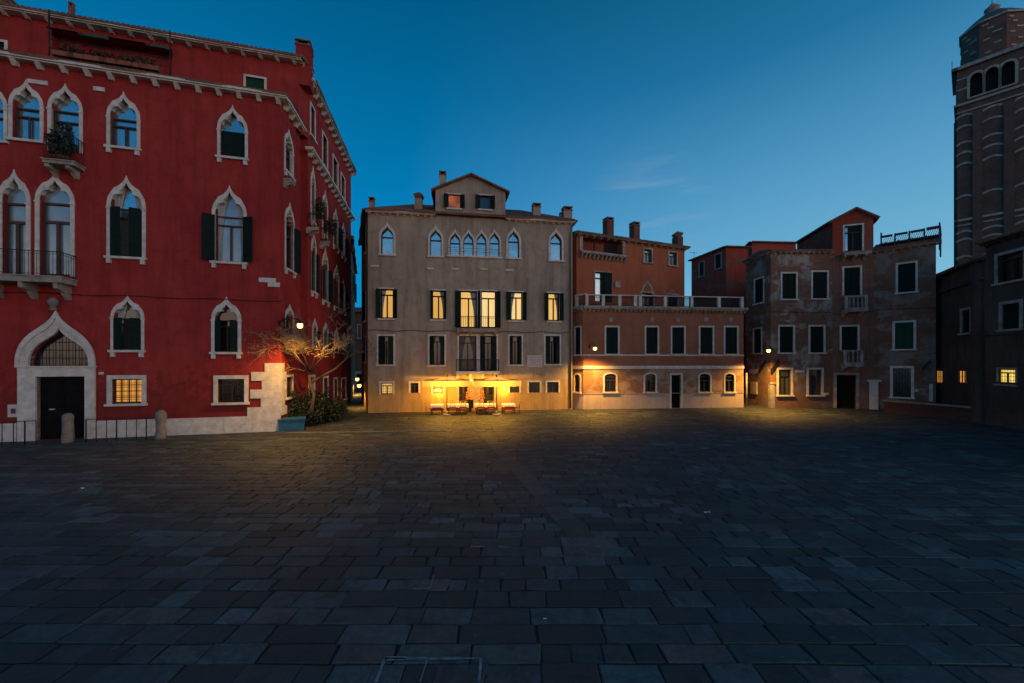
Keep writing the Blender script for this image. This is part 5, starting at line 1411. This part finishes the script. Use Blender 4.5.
for fc in (FT1, FT2, FT3):
    strips(tw, fc, None)
    W = fc.L; aw = W * .215; zs_ = zbf + 1.0; ztop = zled - 2.0
    ax = [FT1.u(968.6), FT1.u(984.2), FT1.u(999.2)]
    for a in (W * .185, W * .4, W * .615):
        h = archp(a, a + aw * .80, ztop - aw * .4, ztop, z0=zs_)
        tw.hole(fc, h)
        mb = MB(); mb.ring(fc, archp(a - .42, a + aw * .80 + .42, ztop - aw * .4, ztop + .45, z0=zs_), h, -.4, .2); ar = tw.part('belfry_arch', M['stone_dirty'], mb)
        mb = MB(); mb.sheet(fc, h, -1.4); tw.part('belfry_opening', M['black'], mb, ar)
        mb = MB(); mb.fbox(fc, a - .3, a + aw * .8 + .3, -.3, .35, zs_ - .35, zs_); tw.part('belfry_sill', M['stone_dirty'], mb, ar)
    tw.wall(fc, rect(0, W, 0, zled), M['tower_brick'], reveal=1.4)
    mb = MB()
    for z, d, hh in ((zled, .8, .7), (zbf, .45, .5), (zbf - 1.6, .3, .3), (FT1.z(953.5, 222), .45, .5), (FT1.z(953.5, 227), .25, .3)): mb = MB(); mb.fbox(fc, -d, W + d, -.1, d, z - hh / 2, z + hh / 2); tw.part('stone_ledge', M['stone_dirty'], mb)
    for z in (zs_ + 2.2, zs_ + 4.4):
        for a, c in ((0, W * .16), (W * .84, W)): mb = MB(); mb.fbox(fc, a, c, 0, .1, z, z + .3); tw.part('stone_band', M['stone_dirty'], mb)
ctr = T0 + dT * TW / 2 - FT1.n * TW / 2
mb = MB(); n = 8; a_ = TW * .445; Rr = a_ / math.cos(math.pi / 8); rot = math.atan2(FT1.n.y, FT1.n.x) + math.pi / 8
def oc(r, z): return [(ctr.x + r * math.cos(rot + k * math.pi / 4), ctr.y + r * math.sin(rot + k * math.pi / 4), z) for k in range(8)]
v = oc(Rr, zled) + oc(Rr, zdr); mb.add(v, [(k, (k + 1) % 8, 8 + (k + 1) % 8, 8 + k) for k in range(8)] + [tuple(range(8, 16))]); dm = tw.part('drum', M['tower_brick'], mb)
mb = MB()
for k in range(8):
    p, q = Vector(oc(Rr, 0)[k]).to_2d(), Vector(oc(Rr, 0)[(k + 1) % 8]).to_2d()
    f = Face(p, q)
    if f.n.dot(f.a - ctr) < 0: f = Face(q, p)
    for i, (zz, a, c) in enumerate(((.18, .2, .45), (.35, .55, .8), (.5, .15, .4), (.62, .5, .85), (.75, .3, .55), (.86, .1, .35))):
        z = zled + (zdr - zled) * zz; mb = MB(); mb.fbox(f, f.L * a, f.L * c, -.05, .12, z, z + .32); tw.part('drum_stone_band', M['stone_dirty'], mb, dm)
    mb = MB(); mb.fbox(f, -.1, f.L + .1, -.1, .3, zdr - .3, zdr + .1); tw.part('drum_cornice', M['stone_dirty'], mb, dm)
zt_ = zdr + 3.0
mb = MB(); v = oc(Rr * 1.05, zdr + .1) + oc(Rr * .55, zdr + (zt_ - zdr) * .78) + oc(Rr * .22, zt_); mb.add(v, [(8 * i + k, 8 * i + (k + 1) % 8, 8 * i + 8 + (k + 1) % 8, 8 * i + 8 + k) for i in range(2) for k in range(8)]); tw.part('dome_roof', M['zinc'], mb, dm)
mb = MB(); mb.lathe((ctr.x, ctr.y, zt_ - .2), [(Rr * .2, 0), (Rr * .2, 1.2), (Rr * .26, 1.3), (Rr * .26, 1.5), (Rr * .14, 2.0), (.1, 2.6), (.04, 3.4)], 8); tw.part('lantern', M['stone_dirty'], mb, dm)
mb = MB(); p = FT1.P(-.7, .6, zled); mb.tube([p, p + Vector((0, 0, 2.2))], .05, 5); tw.part('lightning_rod', M['iron'], mb)

# parapet, bridge rail and posts at the canal
FP = Face(gp(884, 412.6), gp(975, 422.0))
pw = Bld(face_thing('parapet', 'low brick parapet with pale stone coping before the decayed house', 'parapet', FP))
zpw = FP.z(930, 403.5)
mb = MB(); mb.fbox(FP, 0, FP.L, -.32, 0, 0, zpw - .1); pw.part('brick_wall', M['parapet'], mb)
mb = MB(); n = 7
for k in range(n): mb.fbox(FP, FP.L * k / n + .004 - .05, FP.L * (k + 1) / n - .004 + .05 * (k == n - 1), -.38, .06, zpw - .1, zpw + .02)
pw.part('coping', M['dark_stone'], mb)
mb = MB(); uu = FP.L; mb.fbox(FP, uu - .02, uu + .46, -.45, .12, 0, zpw + .06); mb.fbox(FP, uu - .06, uu + .5, -.49, .16, zpw + .06, zpw + .16); pw.part('end_pillar', M['stone_dirty'], mb)
def post(px, py, ytop, w, label):
    p = gp(px, py); s = p.y / F; h = (py - ytop) * s; r = w * s / 2
    t = thing('stone_post', label, 'post', (p.x, p.y, 0), 0, 'pale stone posts at the canal')
    mb = MB(); mb.lathe((p.x, p.y, 0), [(r, 0), (r * .9, h * .8), (r * 1.15, h * .84), (r * 1.15, h * .9), (r * .5, h)], 10); mb.build('shaft', M['stone'], t)
post(952.6, 413.5, 394, 2.2, 'small pale stone post standing behind the brick parapet')
post(1000, 423, 397, 3.0, 'pale stone post at the bridge rail, nearer the parapet')
post(1018.8, 425.5, 392, 3.4, 'tallest pale stone post with knob top, at the outer end of the bridge rail')
FBR = Face(gp(986, 423.2), gp(1060, 430))
t = thing('bridge_fence', 'dark close barred iron fence in front of the grim house by the canal', 'fence', FBR.P(0, 0, 0), math.atan2(FBR.d.y, FBR.d.x))
zf = FBR.z(1000, 393)
mb = MB(); mb.fbox(FBR, 0, FBR.L, -.03, .03, zf - .06, zf); mb.fbox(FBR, 0, FBR.L, -.025, .025, .12, .17); mb.build('rail', M['iron'], t)
mb = MB(); n = int(FBR.L / .085)
for k in range(n + 1): mb.tube([FBR.P(FBR.L * k / n, 0, 0), FBR.P(FBR.L * k / n, 0, zf - .05)], .02, 4)
mb.build('picket_row', M['iron'], t)
# ================================================================ ground
mb = MB(); S = 600
mb.add([(-S, -S, -.024), (S, -S, -.024), (S, S, -.024), (-S, S, -.024)], [(0, 1, 2, 3)])
gd = mb.build('ground', simple('joint_sand', (.022, .024, .025), .95, .3, 3)); tag(gd, kind='structure')
def paving():
    rnd = random.Random(11)
    vs, fs, cols = [], [], []
    sa, sb = gp(486, 436), gp(552, 505)           # the paved strip that crosses the square
    sd = (sb - sa).normalized(); sn = Vector((-sd.y, sd.x))
    def stone(cn, tone, up=0.0):
        # cn: 4 corners (x, y), counter-clockwise
        c = sum((Vector(p) for p in cn), Vector((0, 0))) / 4
        hz = rnd.gauss(0, .004) + up; tx, ty = rnd.gauss(0, .007), rnd.gauss(0, .007)
        b = len(vs)
        for k, (f, dz) in enumerate(((1.0, -.06), (1.0, -.012), (None, 0.0))):
            for p in cn:
                q = Vector(p)
                if f is None:
                    d = (q - c); q = c + d * (1 - .022 / max(.1, d.length))
                vs.append((q.x, q.y, hz + dz + ((q.x - c.x) * tx + (q.y - c.y) * ty if k else 0)))
        for i in range(4):
            j = (i + 1) % 4
            fs.append((b + i, b + j, b + 4 + j, b + 4 + i)); fs.append((b + 4 + i, b + 4 + j, b + 8 + j, b + 8 + i))
        fs.append((b + 8, b + 9, b + 10, b + 11))
        cols.append((tone, 9))
    def tone():
        g = rnd.choice((.032, .046, .062, .076, .10, .056, .040)) * rnd.uniform(.85, 1.2)
        w = rnd.random()
        if w < .13: return (g * 1.2, g * .95, g * .9)
        if w < .55: return (g * .68, g * 1.02, g * 1.08)
        return (g * .8, g * .99, g * 1.0)
    rot = R(-.6); cr, sr = math.cos(rot), math.sin(rot)
    y = 1.0
    while y < 62:
        d = rnd.choice((.27, .33, .37, .41, .46)); bw = d * 1.25
        x = -52 + rnd.uniform(0, .6)
        wob = [rnd.uniform(-.03, .03) for _ in range(3)]
        while x < 52:
            w = bw * rnd.choice((1.0, 1.25, 1.5, 1.8, 2.1)) * rnd.uniform(.85, 1.15) if rnd.random() > .12 else bw * rnd.uniform(.6, .9)
            g = rnd.uniform(.006, .014)
            sk = rnd.uniform(-.045, .045)
            cn = []
            for a, b in ((x + g, y + g), (x + w - g + 0 * sk, y + g), (x + w - g + sk, y + d - g), (x + g + sk * 0, y + d - g)):
                a += rnd.uniform(-.011, .011); b += rnd.uniform(-.013, .013) + .05 * math.sin(a * .13 + 1) + .03 * math.sin(a * .31)
                cn.append((a * cr - b * sr, a * sr + b * cr))
            c = Vector(((cn[0][0] + cn[2][0]) / 2, (cn[0][1] + cn[2][1]) / 2))
            k = (c - sa).dot(sd); m = abs((c - sa).dot(sn))
            L = (sb - sa).length
            far = c.y > 34
            if abs(c.x) < c.y * 1.5 + 6:
                if not far or rnd.random() < 2: stone(cn, tone())
            x += w
        y += d
    # the strip itself: larger paler slabs in line
    k = -2.0; L = (sb - sa).length
    while k < L + 2:
        l = rnd.uniform(.8, 1.3)
        p = [sa + sd * (k + .01) + sn * -.30, sa + sd * (k + l - .01) + sn * -.30, sa + sd * (k + l - .01) + sn * .30, sa + sd * (k + .01) + sn * .30]
        g = rnd.uniform(.05, .08); stone([(q.x, q.y) for q in p], (g, g, g * .98), .009); k += l
    me = bpy.data.meshes.new('paving'); me.from_pydata(vs, [], fs)
    at_ = me.color_attributes.new('tone', 'FLOAT_COLOR', 'CORNER')
    buf = []
    for t, nf in cols:
        buf += [t[0], t[1], t[2], 1.0] * (nf * 4)
    at_.data.foreach_set('color', buf)
    me.materials.append(paving_mat('trachyte_slabs'))
    o = bpy.data.objects.new('paving', me); COL.objects.link(o); tag(o, kind='structure')
paving()
# pale stone kerb lines before the palaces, and worn painted pitch marks on the slabs
def line_mark(pts, w, mat, name, z=.012):
    mb = MB()
    for (a, b) in zip(pts, pts[1:]):
        p, q = gp(*a), gp(*b); d = (q - p).normalized(); n = Vector((-d.y, d.x)) * w / 2
        m = max(1, int((q - p).length / .22)); rnd = random.Random(int(a[0]))
        for k in range(m):
            if rnd.random() < .2: continue
            s, e = p + (q - p) * (k / m), p + (q - p) * ((k + 1) / m); j = rnd.uniform(.3, 1.15)
            mb.add([(s.x - n.x * j, s.y - n.y * j, z), (e.x - n.x * j, e.y - n.y * j, z), (e.x + n.x * j, e.y + n.y * j, z), (s.x + n.x * j, s.y + n.y * j, z)], [(0, 1, 2, 3)])
    o = mb.build(name, M[mat]); tag(o, kind='structure')
M['chalk'] = simple('worn_white_paint', (.20, .22, .225), .9, .5, 8)
line_mark([(376, 683), (385, 658.5), (428, 658.5), (420, 683)], .045, 'chalk', 'pitch_marking')
line_mark([(385, 660), (481, 659), (479, 683)], .05, 'chalk', 'pitch_marking')
line_mark([(471, 547), (511, 547.5), (513, 557), (541, 557)], .04, 'chalk', 'pitch_marking')
line_mark([(396, 590), (430, 589), (434, 576)], .04, 'chalk', 'pitch_marking')
mb = MB()
ka, kb = gp(285, 433.5), gp(452, 431.2)
dk_ = (kb - ka).normalized(); kn = Vector((-dk_.y, dk_.x)); L = (kb - ka).length; n = int(L / 1.3)
for k in range(n):
    p, q = ka + dk_ * (L * k / n + .01), ka + dk_ * (L * (k + 1) / n - .01)
    mb.hexa([(p.x, p.y, -.03), (q.x, q.y, -.03), (q.x + kn.x * .26, q.y + kn.y * .26, -.03), (p.x + kn.x * .26, p.y + kn.y * .26, -.03),
             (p.x, p.y, .022), (q.x, q.y, .022), (q.x + kn.x * .26, q.y + kn.y * .26, .022), (p.x + kn.x * .26, p.y + kn.y * .26, .022)])
o = mb.build('kerb_strip', simple('worn_kerb_stone', (.13, .125, .115), .8, .4, 4)); tag(o, kind='structure')

# ================================================================ planting at the corner of the palace
bp = gp(283, 429); bq = gp(345, 421.5); bd_ = (bq - bp).normalized(); bn_ = Vector((bd_.y, -bd_.x))
bm_ = (bp + bq) / 2
t = thing('shrub_bed', 'dark evergreen shrub massed round the foot of the bare tree', 'shrub', (bm_.x, bm_.y, 0))
mb = MB(); rnd = random.Random(2)
zh = H + (HY - 391.5) / F * bm_.y
for k in range(15):
    s = k / 14; c = bp + (bq - bp) * (.03 + .94 * s) - bn_ * rnd.uniform(-.1, .8)
    hh = zh * rnd.uniform(.72, 1.0) * (1.0 if .1 < s < .8 else .85)
    leaves(mb, (c.x, c.y, hh * .52), rnd.uniform(.45, .75), rnd.uniform(.45, .7), hh * .5, 900, .08, .45, 100 + k)
for k in range(24):
    s = rnd.random(); c = bp + (bq - bp) * s - bn_ * rnd.uniform(0, .7); leaves(mb, (c.x, c.y, zh * rnd.uniform(.85, 1.05)), .16, .16, .22, 40, .05, .1, 200 + k)
mb.build('foliage', M['leaf'], t)
mb = MB()
for k in range(26):
    s = rnd.random(); c = bp + (bq - bp) * s - bn_ * rnd.uniform(0, .6); mb.tube([(c.x, c.y, 0), (c.x + rnd.uniform(-.2, .2), c.y + rnd.uniform(-.2, .2), zh * .8)], [.03, .008], 5)
mb.build('stem', M['bark'], t)
FBX = Face(gp(278, 432), gp(305, 430.2)); zx = FBX.z(291, 419)
t = thing('blue_planter', 'blue painted planter tub at the corner of the shrubs', 'planter', FBX.P(FBX.L / 2, 0, 0), math.atan2(FBX.d.y, FBX.d.x))
mb = MB(); L = FBX.L
mb.hexa([FBX.P(.06, -.02, 0), FBX.P(L - .06, -.02, 0), FBX.P(L - .06, -.7, 0), FBX.P(.06, -.7, 0), FBX.P(0, .03, zx), FBX.P(L, .03, zx), FBX.P(L, -.75, zx), FBX.P(0, -.75, zx)])
mb.build('tub', M['blue'], t, bevel=.015)
mb = MB(); mb.fbox(FBX, -.03, L + .03, -.03, .07, zx - .05, zx + .02); mb.fbox(FBX, -.03, L + .03, -.79, -.71, zx - .05, zx + .02); mb.build('rim', M['blue'], t)
# bare tree
tb = gp(312, 424.5); YTr = tb.y
def tp(px, py, dy=0.0): return at(px, py, YTr - .9 + dy * 1.3)
t = thing('bare_tree', 'leafless crooked tree with pale lamplit twigs at the corner of the red palace', 'tree', (tb.x, tb.y, 0))
tr = MB(); tr.tube([(tb.x, tb.y, 0), tp(312, 408), tp(314, 395, .1), tp(310, 383, .1), tp(309.5, 373, .2)], [.13, .11, .09, .085, .07], 9)
tr.build('trunk', M['bark'], t)
bk_, tg = MB(), MB(); rnd = random.Random(21)
def branch(p, d, L, r, depth, mbs):
    pts = [p]; rad = [r]; n = 5; q = p.copy(); dd = d.normalized()
    for i in range(n):
        dd = (dd + Vector((rnd.uniform(-.34, .34), rnd.uniform(-.34, .34), rnd.uniform(-.26, .24)))).normalized()
        q = q + dd * L / n; pts.append(q.copy()); rad.append(max(.008, r * (1 - .8 * (i + 1) / n)))
    (bk_ if r > .03 else mbs).tube(pts, rad, 5 if r > .03 else 4)
    if depth > 0:
        for k in range(rnd.randint(4, 6)):
            i = rnd.randint(1, n); o = Vector((rnd.uniform(-1, 1), rnd.uniform(-.8, .8), rnd.uniform(-.45, .7)))
            branch(pts[i], (dd * .8 + o).normalized(), L * rnd.uniform(.45, .75), max(.010, rad[i] * .75), depth - 1, mbs)
dtg = MB()
def bough(pts, rads, sub, L, depth, mbs=None):
    mbs = mbs or tg
    bk_.tube(pts, rads, 6)
    for k in range(sub):
        s = rnd.uniform(.35, 1.0) * (len(pts) - 1); i = min(len(pts) - 2, int(s)); p = pts[i].lerp(pts[i + 1], s - i)
        d = (pts[i + 1] - pts[i]).normalized() + Vector((rnd.uniform(-.9, .9), rnd.uniform(-.9, .7), rnd.uniform(-.5, .8)))
        branch(p, d, L * rnd.uniform(.7, 1.2), .018, depth, mbs)
bough([tp(309.5, 373, .2), tp(303, 364, -.3), tp(293, 355, -.7), tp(281, 347, -.9), tp(272, 345, -1.0)], [.06, .045, .035, .022, .01], 12, 1.1, 2)
bough([tp(309.5, 373, .2), tp(305, 358, -.4), tp(300, 346, -.6), tp(291, 336, -.8)], [.055, .04, .03, .012], 11, 1.1, 2)
bough([tp(309.5, 374, .2), tp(314, 360, 0), tp(318, 348, -.2), tp(327, 335, -.2)], [.055, .04, .028, .012], 6, .9, 1, dtg)
bough([tp(310, 384, .1), tp(322, 376, .3), tp(335, 369, .4), tp(345, 360, .7), tp(352, 345, .9), tp(354, 325, 1.0)], [.07, .06, .05, .04, .028, .012], 9, 1.1, 1, dtg)
bough([tp(309.5, 373, .2), tp(318, 362, -.6), tp(329, 352, -.9), tp(338, 341, -.8)], [.05, .035, .022, .010], 9, 1.0, 2)
bough([tp(309.5, 373, .2), tp(300, 360, -.9), tp(288, 347, -1.0), tp(276, 338, -.9)], [.05, .035, .022, .010], 9, 1.0, 2)
bough([tp(345, 360, .7), tp(356, 352, .7), tp(366, 352, .8)], [.035, .022, .01], 5, .8, 1, dtg)
bough([tp(318, 348, -.2), tp(330, 322, 0), tp(342, 306, .4)], [.03, .02, .008], 5, 1.0, 1, dtg)
bough([tp(310, 373, .1), tp(298, 369, -.3), tp(284, 366, -.5), tp(271, 360, -.6)], [.04, .03, .02, .008], 8, .9, 2)
bk_.build('limb', M['bark'], t)
tg.build('twig_mass', M['twig'], t); dtg.build('twig_mass', M['bark'], t)  # boughs by the lamp get the painted lit colour, unlit ones bark

# litter and a roof aerial
for px, py, sz, lab in ((707, 513, .10, 'crumpled pale paper scrap on the open slabs to the right of the strip'), (82, 489, .09, 'small white paper scrap on the slabs before the red palace'), (545, 620, .035, 'tiny white scrap lying on the nearest slabs')):
    p = gp(px, py); rnd = random.Random(int(px)); t = thing('paper_scrap', lab, 'litter', (p.x, p.y, .012), 0, 'paper scraps on the paving')
    mb = MB(); g = [[(p.x + (i - 2) * sz * .4 + rnd.uniform(-.2, .2) * sz * .3, p.y + (j - 1) * sz * .35 + rnd.uniform(-.2, .2) * sz * .3, .016 + rnd.uniform(0, .3) * sz) for i in range(5)] for j in range(3)]
    for j in range(2):
        for i in range(4): mb.add([g[j][i], g[j][i + 1], g[j + 1][i + 1], g[j + 1][i]], [(0, 1, 2, 3)])
    mb.build('sheet', M['cloth_white'], t)

# ================================================================ street lamps
def spot_light(t, loc, aim, power, col, radius, size=128, blend=1.0):
    ld = bpy.data.lights.new('lamp_light', 'SPOT'); ld.energy = power; ld.color = col; ld.shadow_soft_size = radius; ld.spot_size = R(size); ld.spot_blend = blend
    lo = bpy.data.objects.new('lamp_light', ld); COL.objects.link(lo); lo.parent = t; lo.location = loc
    lo.rotation_euler = Vector(aim).to_track_quat('-Z', 'Y').to_euler()
def lamp(px, py, Y, wall_pt, label, power, r=.16, group='wall lanterns', radius=.10, soft=False, col=(1.0, .50, .08), tilt=.02, size=150):
    c = at(px, py, Y)
    t = thing('wall_lamp', label, 'lamp', c, 0, group)
    mb = MB(); w = Vector(wall_pt)
    top = c + Vector((0, 0, r * 1.7))
    mid = (w + top) / 2 + Vector((0, 0, .22))
    mb.tube([w - Vector((0, 0, .25)), w, mid, top, c + Vector((0, 0, r * 1.2))], [.022, .026, .024, .022, .03], 6); mb.lathe(w - Vector((0, 0, .08)), [(.07, 0), (.07, .16)], 8); mb.build('bracket', M['iron'], t)
    mb = MB(); mb.lathe(c, [(r * 1.5, r * .75), (r * 1.3, r * .95), (r * .7, r * 1.3), (r * .2, r * 1.5)], 14)
    hood = mb.build('hood', M['iron'], t)
    mb = MB(); mb.lathe(c, [(r * .15, -r * .75), (r * .62, -r * .55), (r * .85, 0), (r * .8, r * .5), (r * .75, r * .72)], 14); mb.build('glass_globe', M['bulb_soft' if soft else 'bulb'], t)
    hd = Vector((w.x - c.x, w.y - c.y, 0)).normalized()
    spot_light(t, (0, 0, -r * 1.15 - radius), hd * tilt + Vector((0, 0, -1)), power, col, radius, size)
    return t
Y1 = C0.y - 1.25
cw = FR.P(FR.L - .05, .05, FR.z(281, 322))
lamp(300, 326, Y1, cw, 'glowing street lamp on a bracket at the corner of the red palace', LP['red'], .17, tilt=.0, size=174)
Y2 = FO.P(FO.u(594), 1.7, 0).y
lamp(595, 348.8, Y2, FO.P(FO.u(589.5), .02, FO.z(589, 346)), 'glowing street lamp on the orange terrace house', LP['orange'], .17)
c_ = FD1.P(-.05, 1.5, 0)
lamp(768.6, 351, c_.y, FD1.P(.0, .02, FD1.z(771, 348)), 'glowing street lamp on the corner of the decayed house', LP['decayed'], .17)
ca_ = at(358.5, 388, 33.0)
lamp(359.2, 386, 34.0, (ca_.x + 1.6, 34.3, ca_.z + .5), 'lit lantern hanging lowest in the narrow alley', LP['alley'], .2, tilt=0, size=150, soft=True, group='alley lanterns')
lamp(357.2, 379.5, 48.0, (at(356, 379, 48).x - 1.6, 48.3, at(356, 379, 48).z + .4), 'lit lantern hanging farther back and higher in the narrow alley', LP['alley'] * 3.0, .26, tilt=0, size=165, soft=True, group='alley lanterns')
# cafe lighting: a strip lamp over the door, a wall lamp by the small window
FL = FG.off(.95)
def spot(fc, px, py, v, label, power, w=.5, r=.09):
    c = fc.off(v).P(fc.off(v).u(px), 0, fc.off(v).z(px, py))
    t = thing('cafe_lamp', label, 'lamp', c, gz_, 'cafe lamps')
    f2 = fc.off(v); u = f2.u(px)
    mb = MB(); mb.tube([f2.P(u, -v + .0, c.z + .3), f2.P(u, -.05, c.z + .32), c + Vector((0, 0, r))], .018, 6); mb.build('arm', M['iron'], t)
    mb = MB(); mb.fbox(f2, u - w / 2, u + w / 2, -.10, .10, c.z + .055, c.z + .10); mb.build('hood', M['iron'], t)
    mb = MB(); mb.tube([f2.P(u - w * .46, 0, c.z), f2.P(u + w * .46, 0, c.z)], .05, 8); mb.build('tube', M['bulb'], t)
    ld = bpy.data.lights.new('lamp_light', 'POINT'); ld.energy = power; ld.color = (1.0, .48, .04); ld.shadow_soft_size = .12
    lo = bpy.data.objects.new('lamp_light', ld); COL.objects.link(lo); lo.parent = t; lo.location = (0, -.02, -.22)
spot(FG, 475, 380.3, 1.0, 'long bright lamp over the cafe entrance between the two parasols', LP['cafe'], .95)
spot(FG, 438, 389.2, .4, 'bright lamp on the wall below the first parasol at the small window', LP['cafe2'], .2)
spot(FG, 504, 388.2, .4, 'bright lamp on the wall below the parasol nearest the plaque', LP['cafe2'], .2)

for c, lab in ((pc1[0], 'small bulb hanging under the parasol beside the small lit window'), (pc2[0], 'small bulb hanging under the parasol nearest the plaque')):
    zl_ = H + (HY - 380.6) * SC
    t = thing('hanging_bulb', lab, 'lamp', (c.x, c.y, zl_), gz_, 'bulbs under the parasols')
    for sx in (-.55, .55):
        q = Vector((c.x + sx * math.cos(gz_), c.y + sx * math.sin(gz_), zl_))
        mb = MB(); mb.lathe(q, [(.015, -.07), (.045, -.04), (.045, 0), (.02, .05), (.012, .09)], 10); mb.build('bulb', M['bulb'], t)
        mb = MB(); mb.tube([q + Vector((0, 0, .08)), q + Vector((0, 0, .19))], .008, 5); mb.build('cord', M['cable'], t)
        ld = bpy.data.lights.new('lamp_light', 'POINT'); ld.energy = LP['par'] / 2; ld.color = (1.0, .48, .04); ld.shadow_soft_size = .05
        lo = bpy.data.objects.new('lamp_light', ld); COL.objects.link(lo); lo.parent = t; lo.location = (sx, 0, -.13)

# ================================================================ sky and light
w = bpy.data.worlds.new('World'); scene.world = w; w.use_nodes = True
nt = w.node_tree; bg = nt.nodes['Background']
sun_el, sun_az = R(SUN['el']), R(SUN['az'])          # azimuth from +Y towards +X
sky = nd(nt, 'ShaderNodeTexSky'); sky.sky_type = 'NISHITA'; sky.sun_disc = False
sky.sun_elevation = sun_el; sky.sun_rotation = sun_az; sky.air_density = 1.0; sky.dust_density = 1.0; sky.ozone_density = 3.0
tc = nd(nt, 'ShaderNodeTexCoord'); sp = nd(nt, 'ShaderNodeSeparateXYZ'); nt.links.new(tc.outputs['Generated'], sp.inputs[0])
# twilight: deep blue overhead, paler towards the horizon on the afterglow side
up = ramp(nt, sp.outputs[2], SKY['up'])
dot = nd(nt, 'ShaderNodeVectorMath', operation='DOT_PRODUCT'); nt.links.new(tc.outputs['Generated'], dot.inputs[0])
dot.inputs[1].default_value = (math.sin(R(SKY['glow_az'])), math.cos(R(SKY['glow_az'])), 0)
gl = ramp(nt, dot.outputs['Value'], SKY['glow'])
lowm = ramp(nt, sp.outputs[2], [(0.0, 1.0), (.22, .55), (.55, .08), (.8, 0.0)])
fac = nd(nt, 'ShaderNodeMath', operation='MULTIPLY'); nt.links.new(gl, fac.inputs[0]); nt.links.new(lowm, fac.inputs[1])
tw_ = mixc(nt, fac.outputs[0], up, SKY['glow_col'])
dot2 = nd(nt, 'ShaderNodeVectorMath', operation='DOT_PRODUCT'); nt.links.new(tc.outputs['Generated'], dot2.inputs[0])
dot2.inputs[1].default_value = (math.sin(R(SKY['belt_az'])), math.cos(R(SKY['belt_az'])), 0)
f2 = nd(nt, 'ShaderNodeMath', operation='MULTIPLY'); nt.links.new(ramp(nt, dot2.outputs['Value'], SKY['belt']), f2.inputs[0]); nt.links.new(ramp(nt, sp.outputs[2], [(0.0, .95), (.10, .85), (.24, .0)]), f2.inputs[1])
tw_ = mixc(nt, f2.outputs[0], tw_, SKY['belt_col'])
cl = noise(nt, mapping(nt, tc.outputs['Generated'], (1.2, 1.2, 9), (.3, .1, .2)), 2.6, 6, .6, .4)
cdir = Vector(((648 - CX) / F, 1, (HY - 216) / F)).normalized()
dot3 = nd(nt, 'ShaderNodeVectorMath', operation='DOT_PRODUCT'); nrm_ = nd(nt, 'ShaderNodeVectorMath', operation='NORMALIZE'); nt.links.new(tc.outputs['Generated'], nrm_.inputs[0]); nt.links.new(nrm_.outputs[0], dot3.inputs[0]); dot3.inputs[1].default_value = cdir
cm = nd(nt, 'ShaderNodeMath', operation='MULTIPLY'); nt.links.new(ramp(nt, cl, [(.50, 0), (.72, .32)]), cm.inputs[0]); nt.links.new(ramp(nt, dot3.outputs['Value'], [(.990, 0), (.9995, 1)]), cm.inputs[1])
tw_ = mixc(nt, cm.outputs[0], tw_, SKY['cloud'])
tint = nd(nt, 'ShaderNodeVectorMath', operation='SCALE'); nt.links.new(sky.outputs[0], tint.inputs[0]); tint.inputs['Scale'].default_value = SKY['nishita']
add = nd(nt, 'ShaderNodeVectorMath', operation='ADD'); nt.links.new(tint.outputs[0], add.inputs[0])
sc10 = nd(nt, 'ShaderNodeVectorMath', operation='SCALE'); nt.links.new(tw_, sc10.inputs[0]); sc10.inputs['Scale'].default_value = 10.0
nt.links.new(sc10.outputs[0], add.inputs[1])
nt.links.new(add.outputs[0], bg.inputs[0]); bg.inputs[1].default_value = .1
sd_ = bpy.data.lights.new('sun', 'SUN'); sd_.energy = SUN['e']; sd_.angle = R(SUN['angle']); sd_.color = SUN['col']
so = bpy.data.objects.new('sun', sd_); COL.objects.link(so)
sv = Vector((math.sin(sun_az) * math.cos(sun_el), math.cos(sun_az) * math.cos(sun_el), math.sin(sun_el)))
so.rotation_euler = sv.to_track_quat('Z', 'Y').to_euler(); so.location = sv * 40 + Vector((0, 0, 20))

# ================================================================ camera
cd = bpy.data.cameras.new('camera'); cam = bpy.data.objects.new('camera', cd); COL.objects.link(cam)
cd.lens = LENS; cd.sensor_width = 36; cd.sensor_fit = 'HORIZONTAL'; cd.clip_end = 3000; cd.clip_start = .05
cd.shift_y = (HY - 341.5) / 1024.0
cam.location = (0, 0, H); cam.rotation_euler = (R(90), 0, 0)
scene.camera = cam
scene.view_settings.view_transform = 'Standard'; scene.view_settings.look = 'None'; scene.view_settings.gamma = 1
scene.view_settings.exposure = EXPO
scene.view_settings.use_curve_mapping = False
scene.cycles.use_denoising = True
scene.cycles.max_bounces = 6
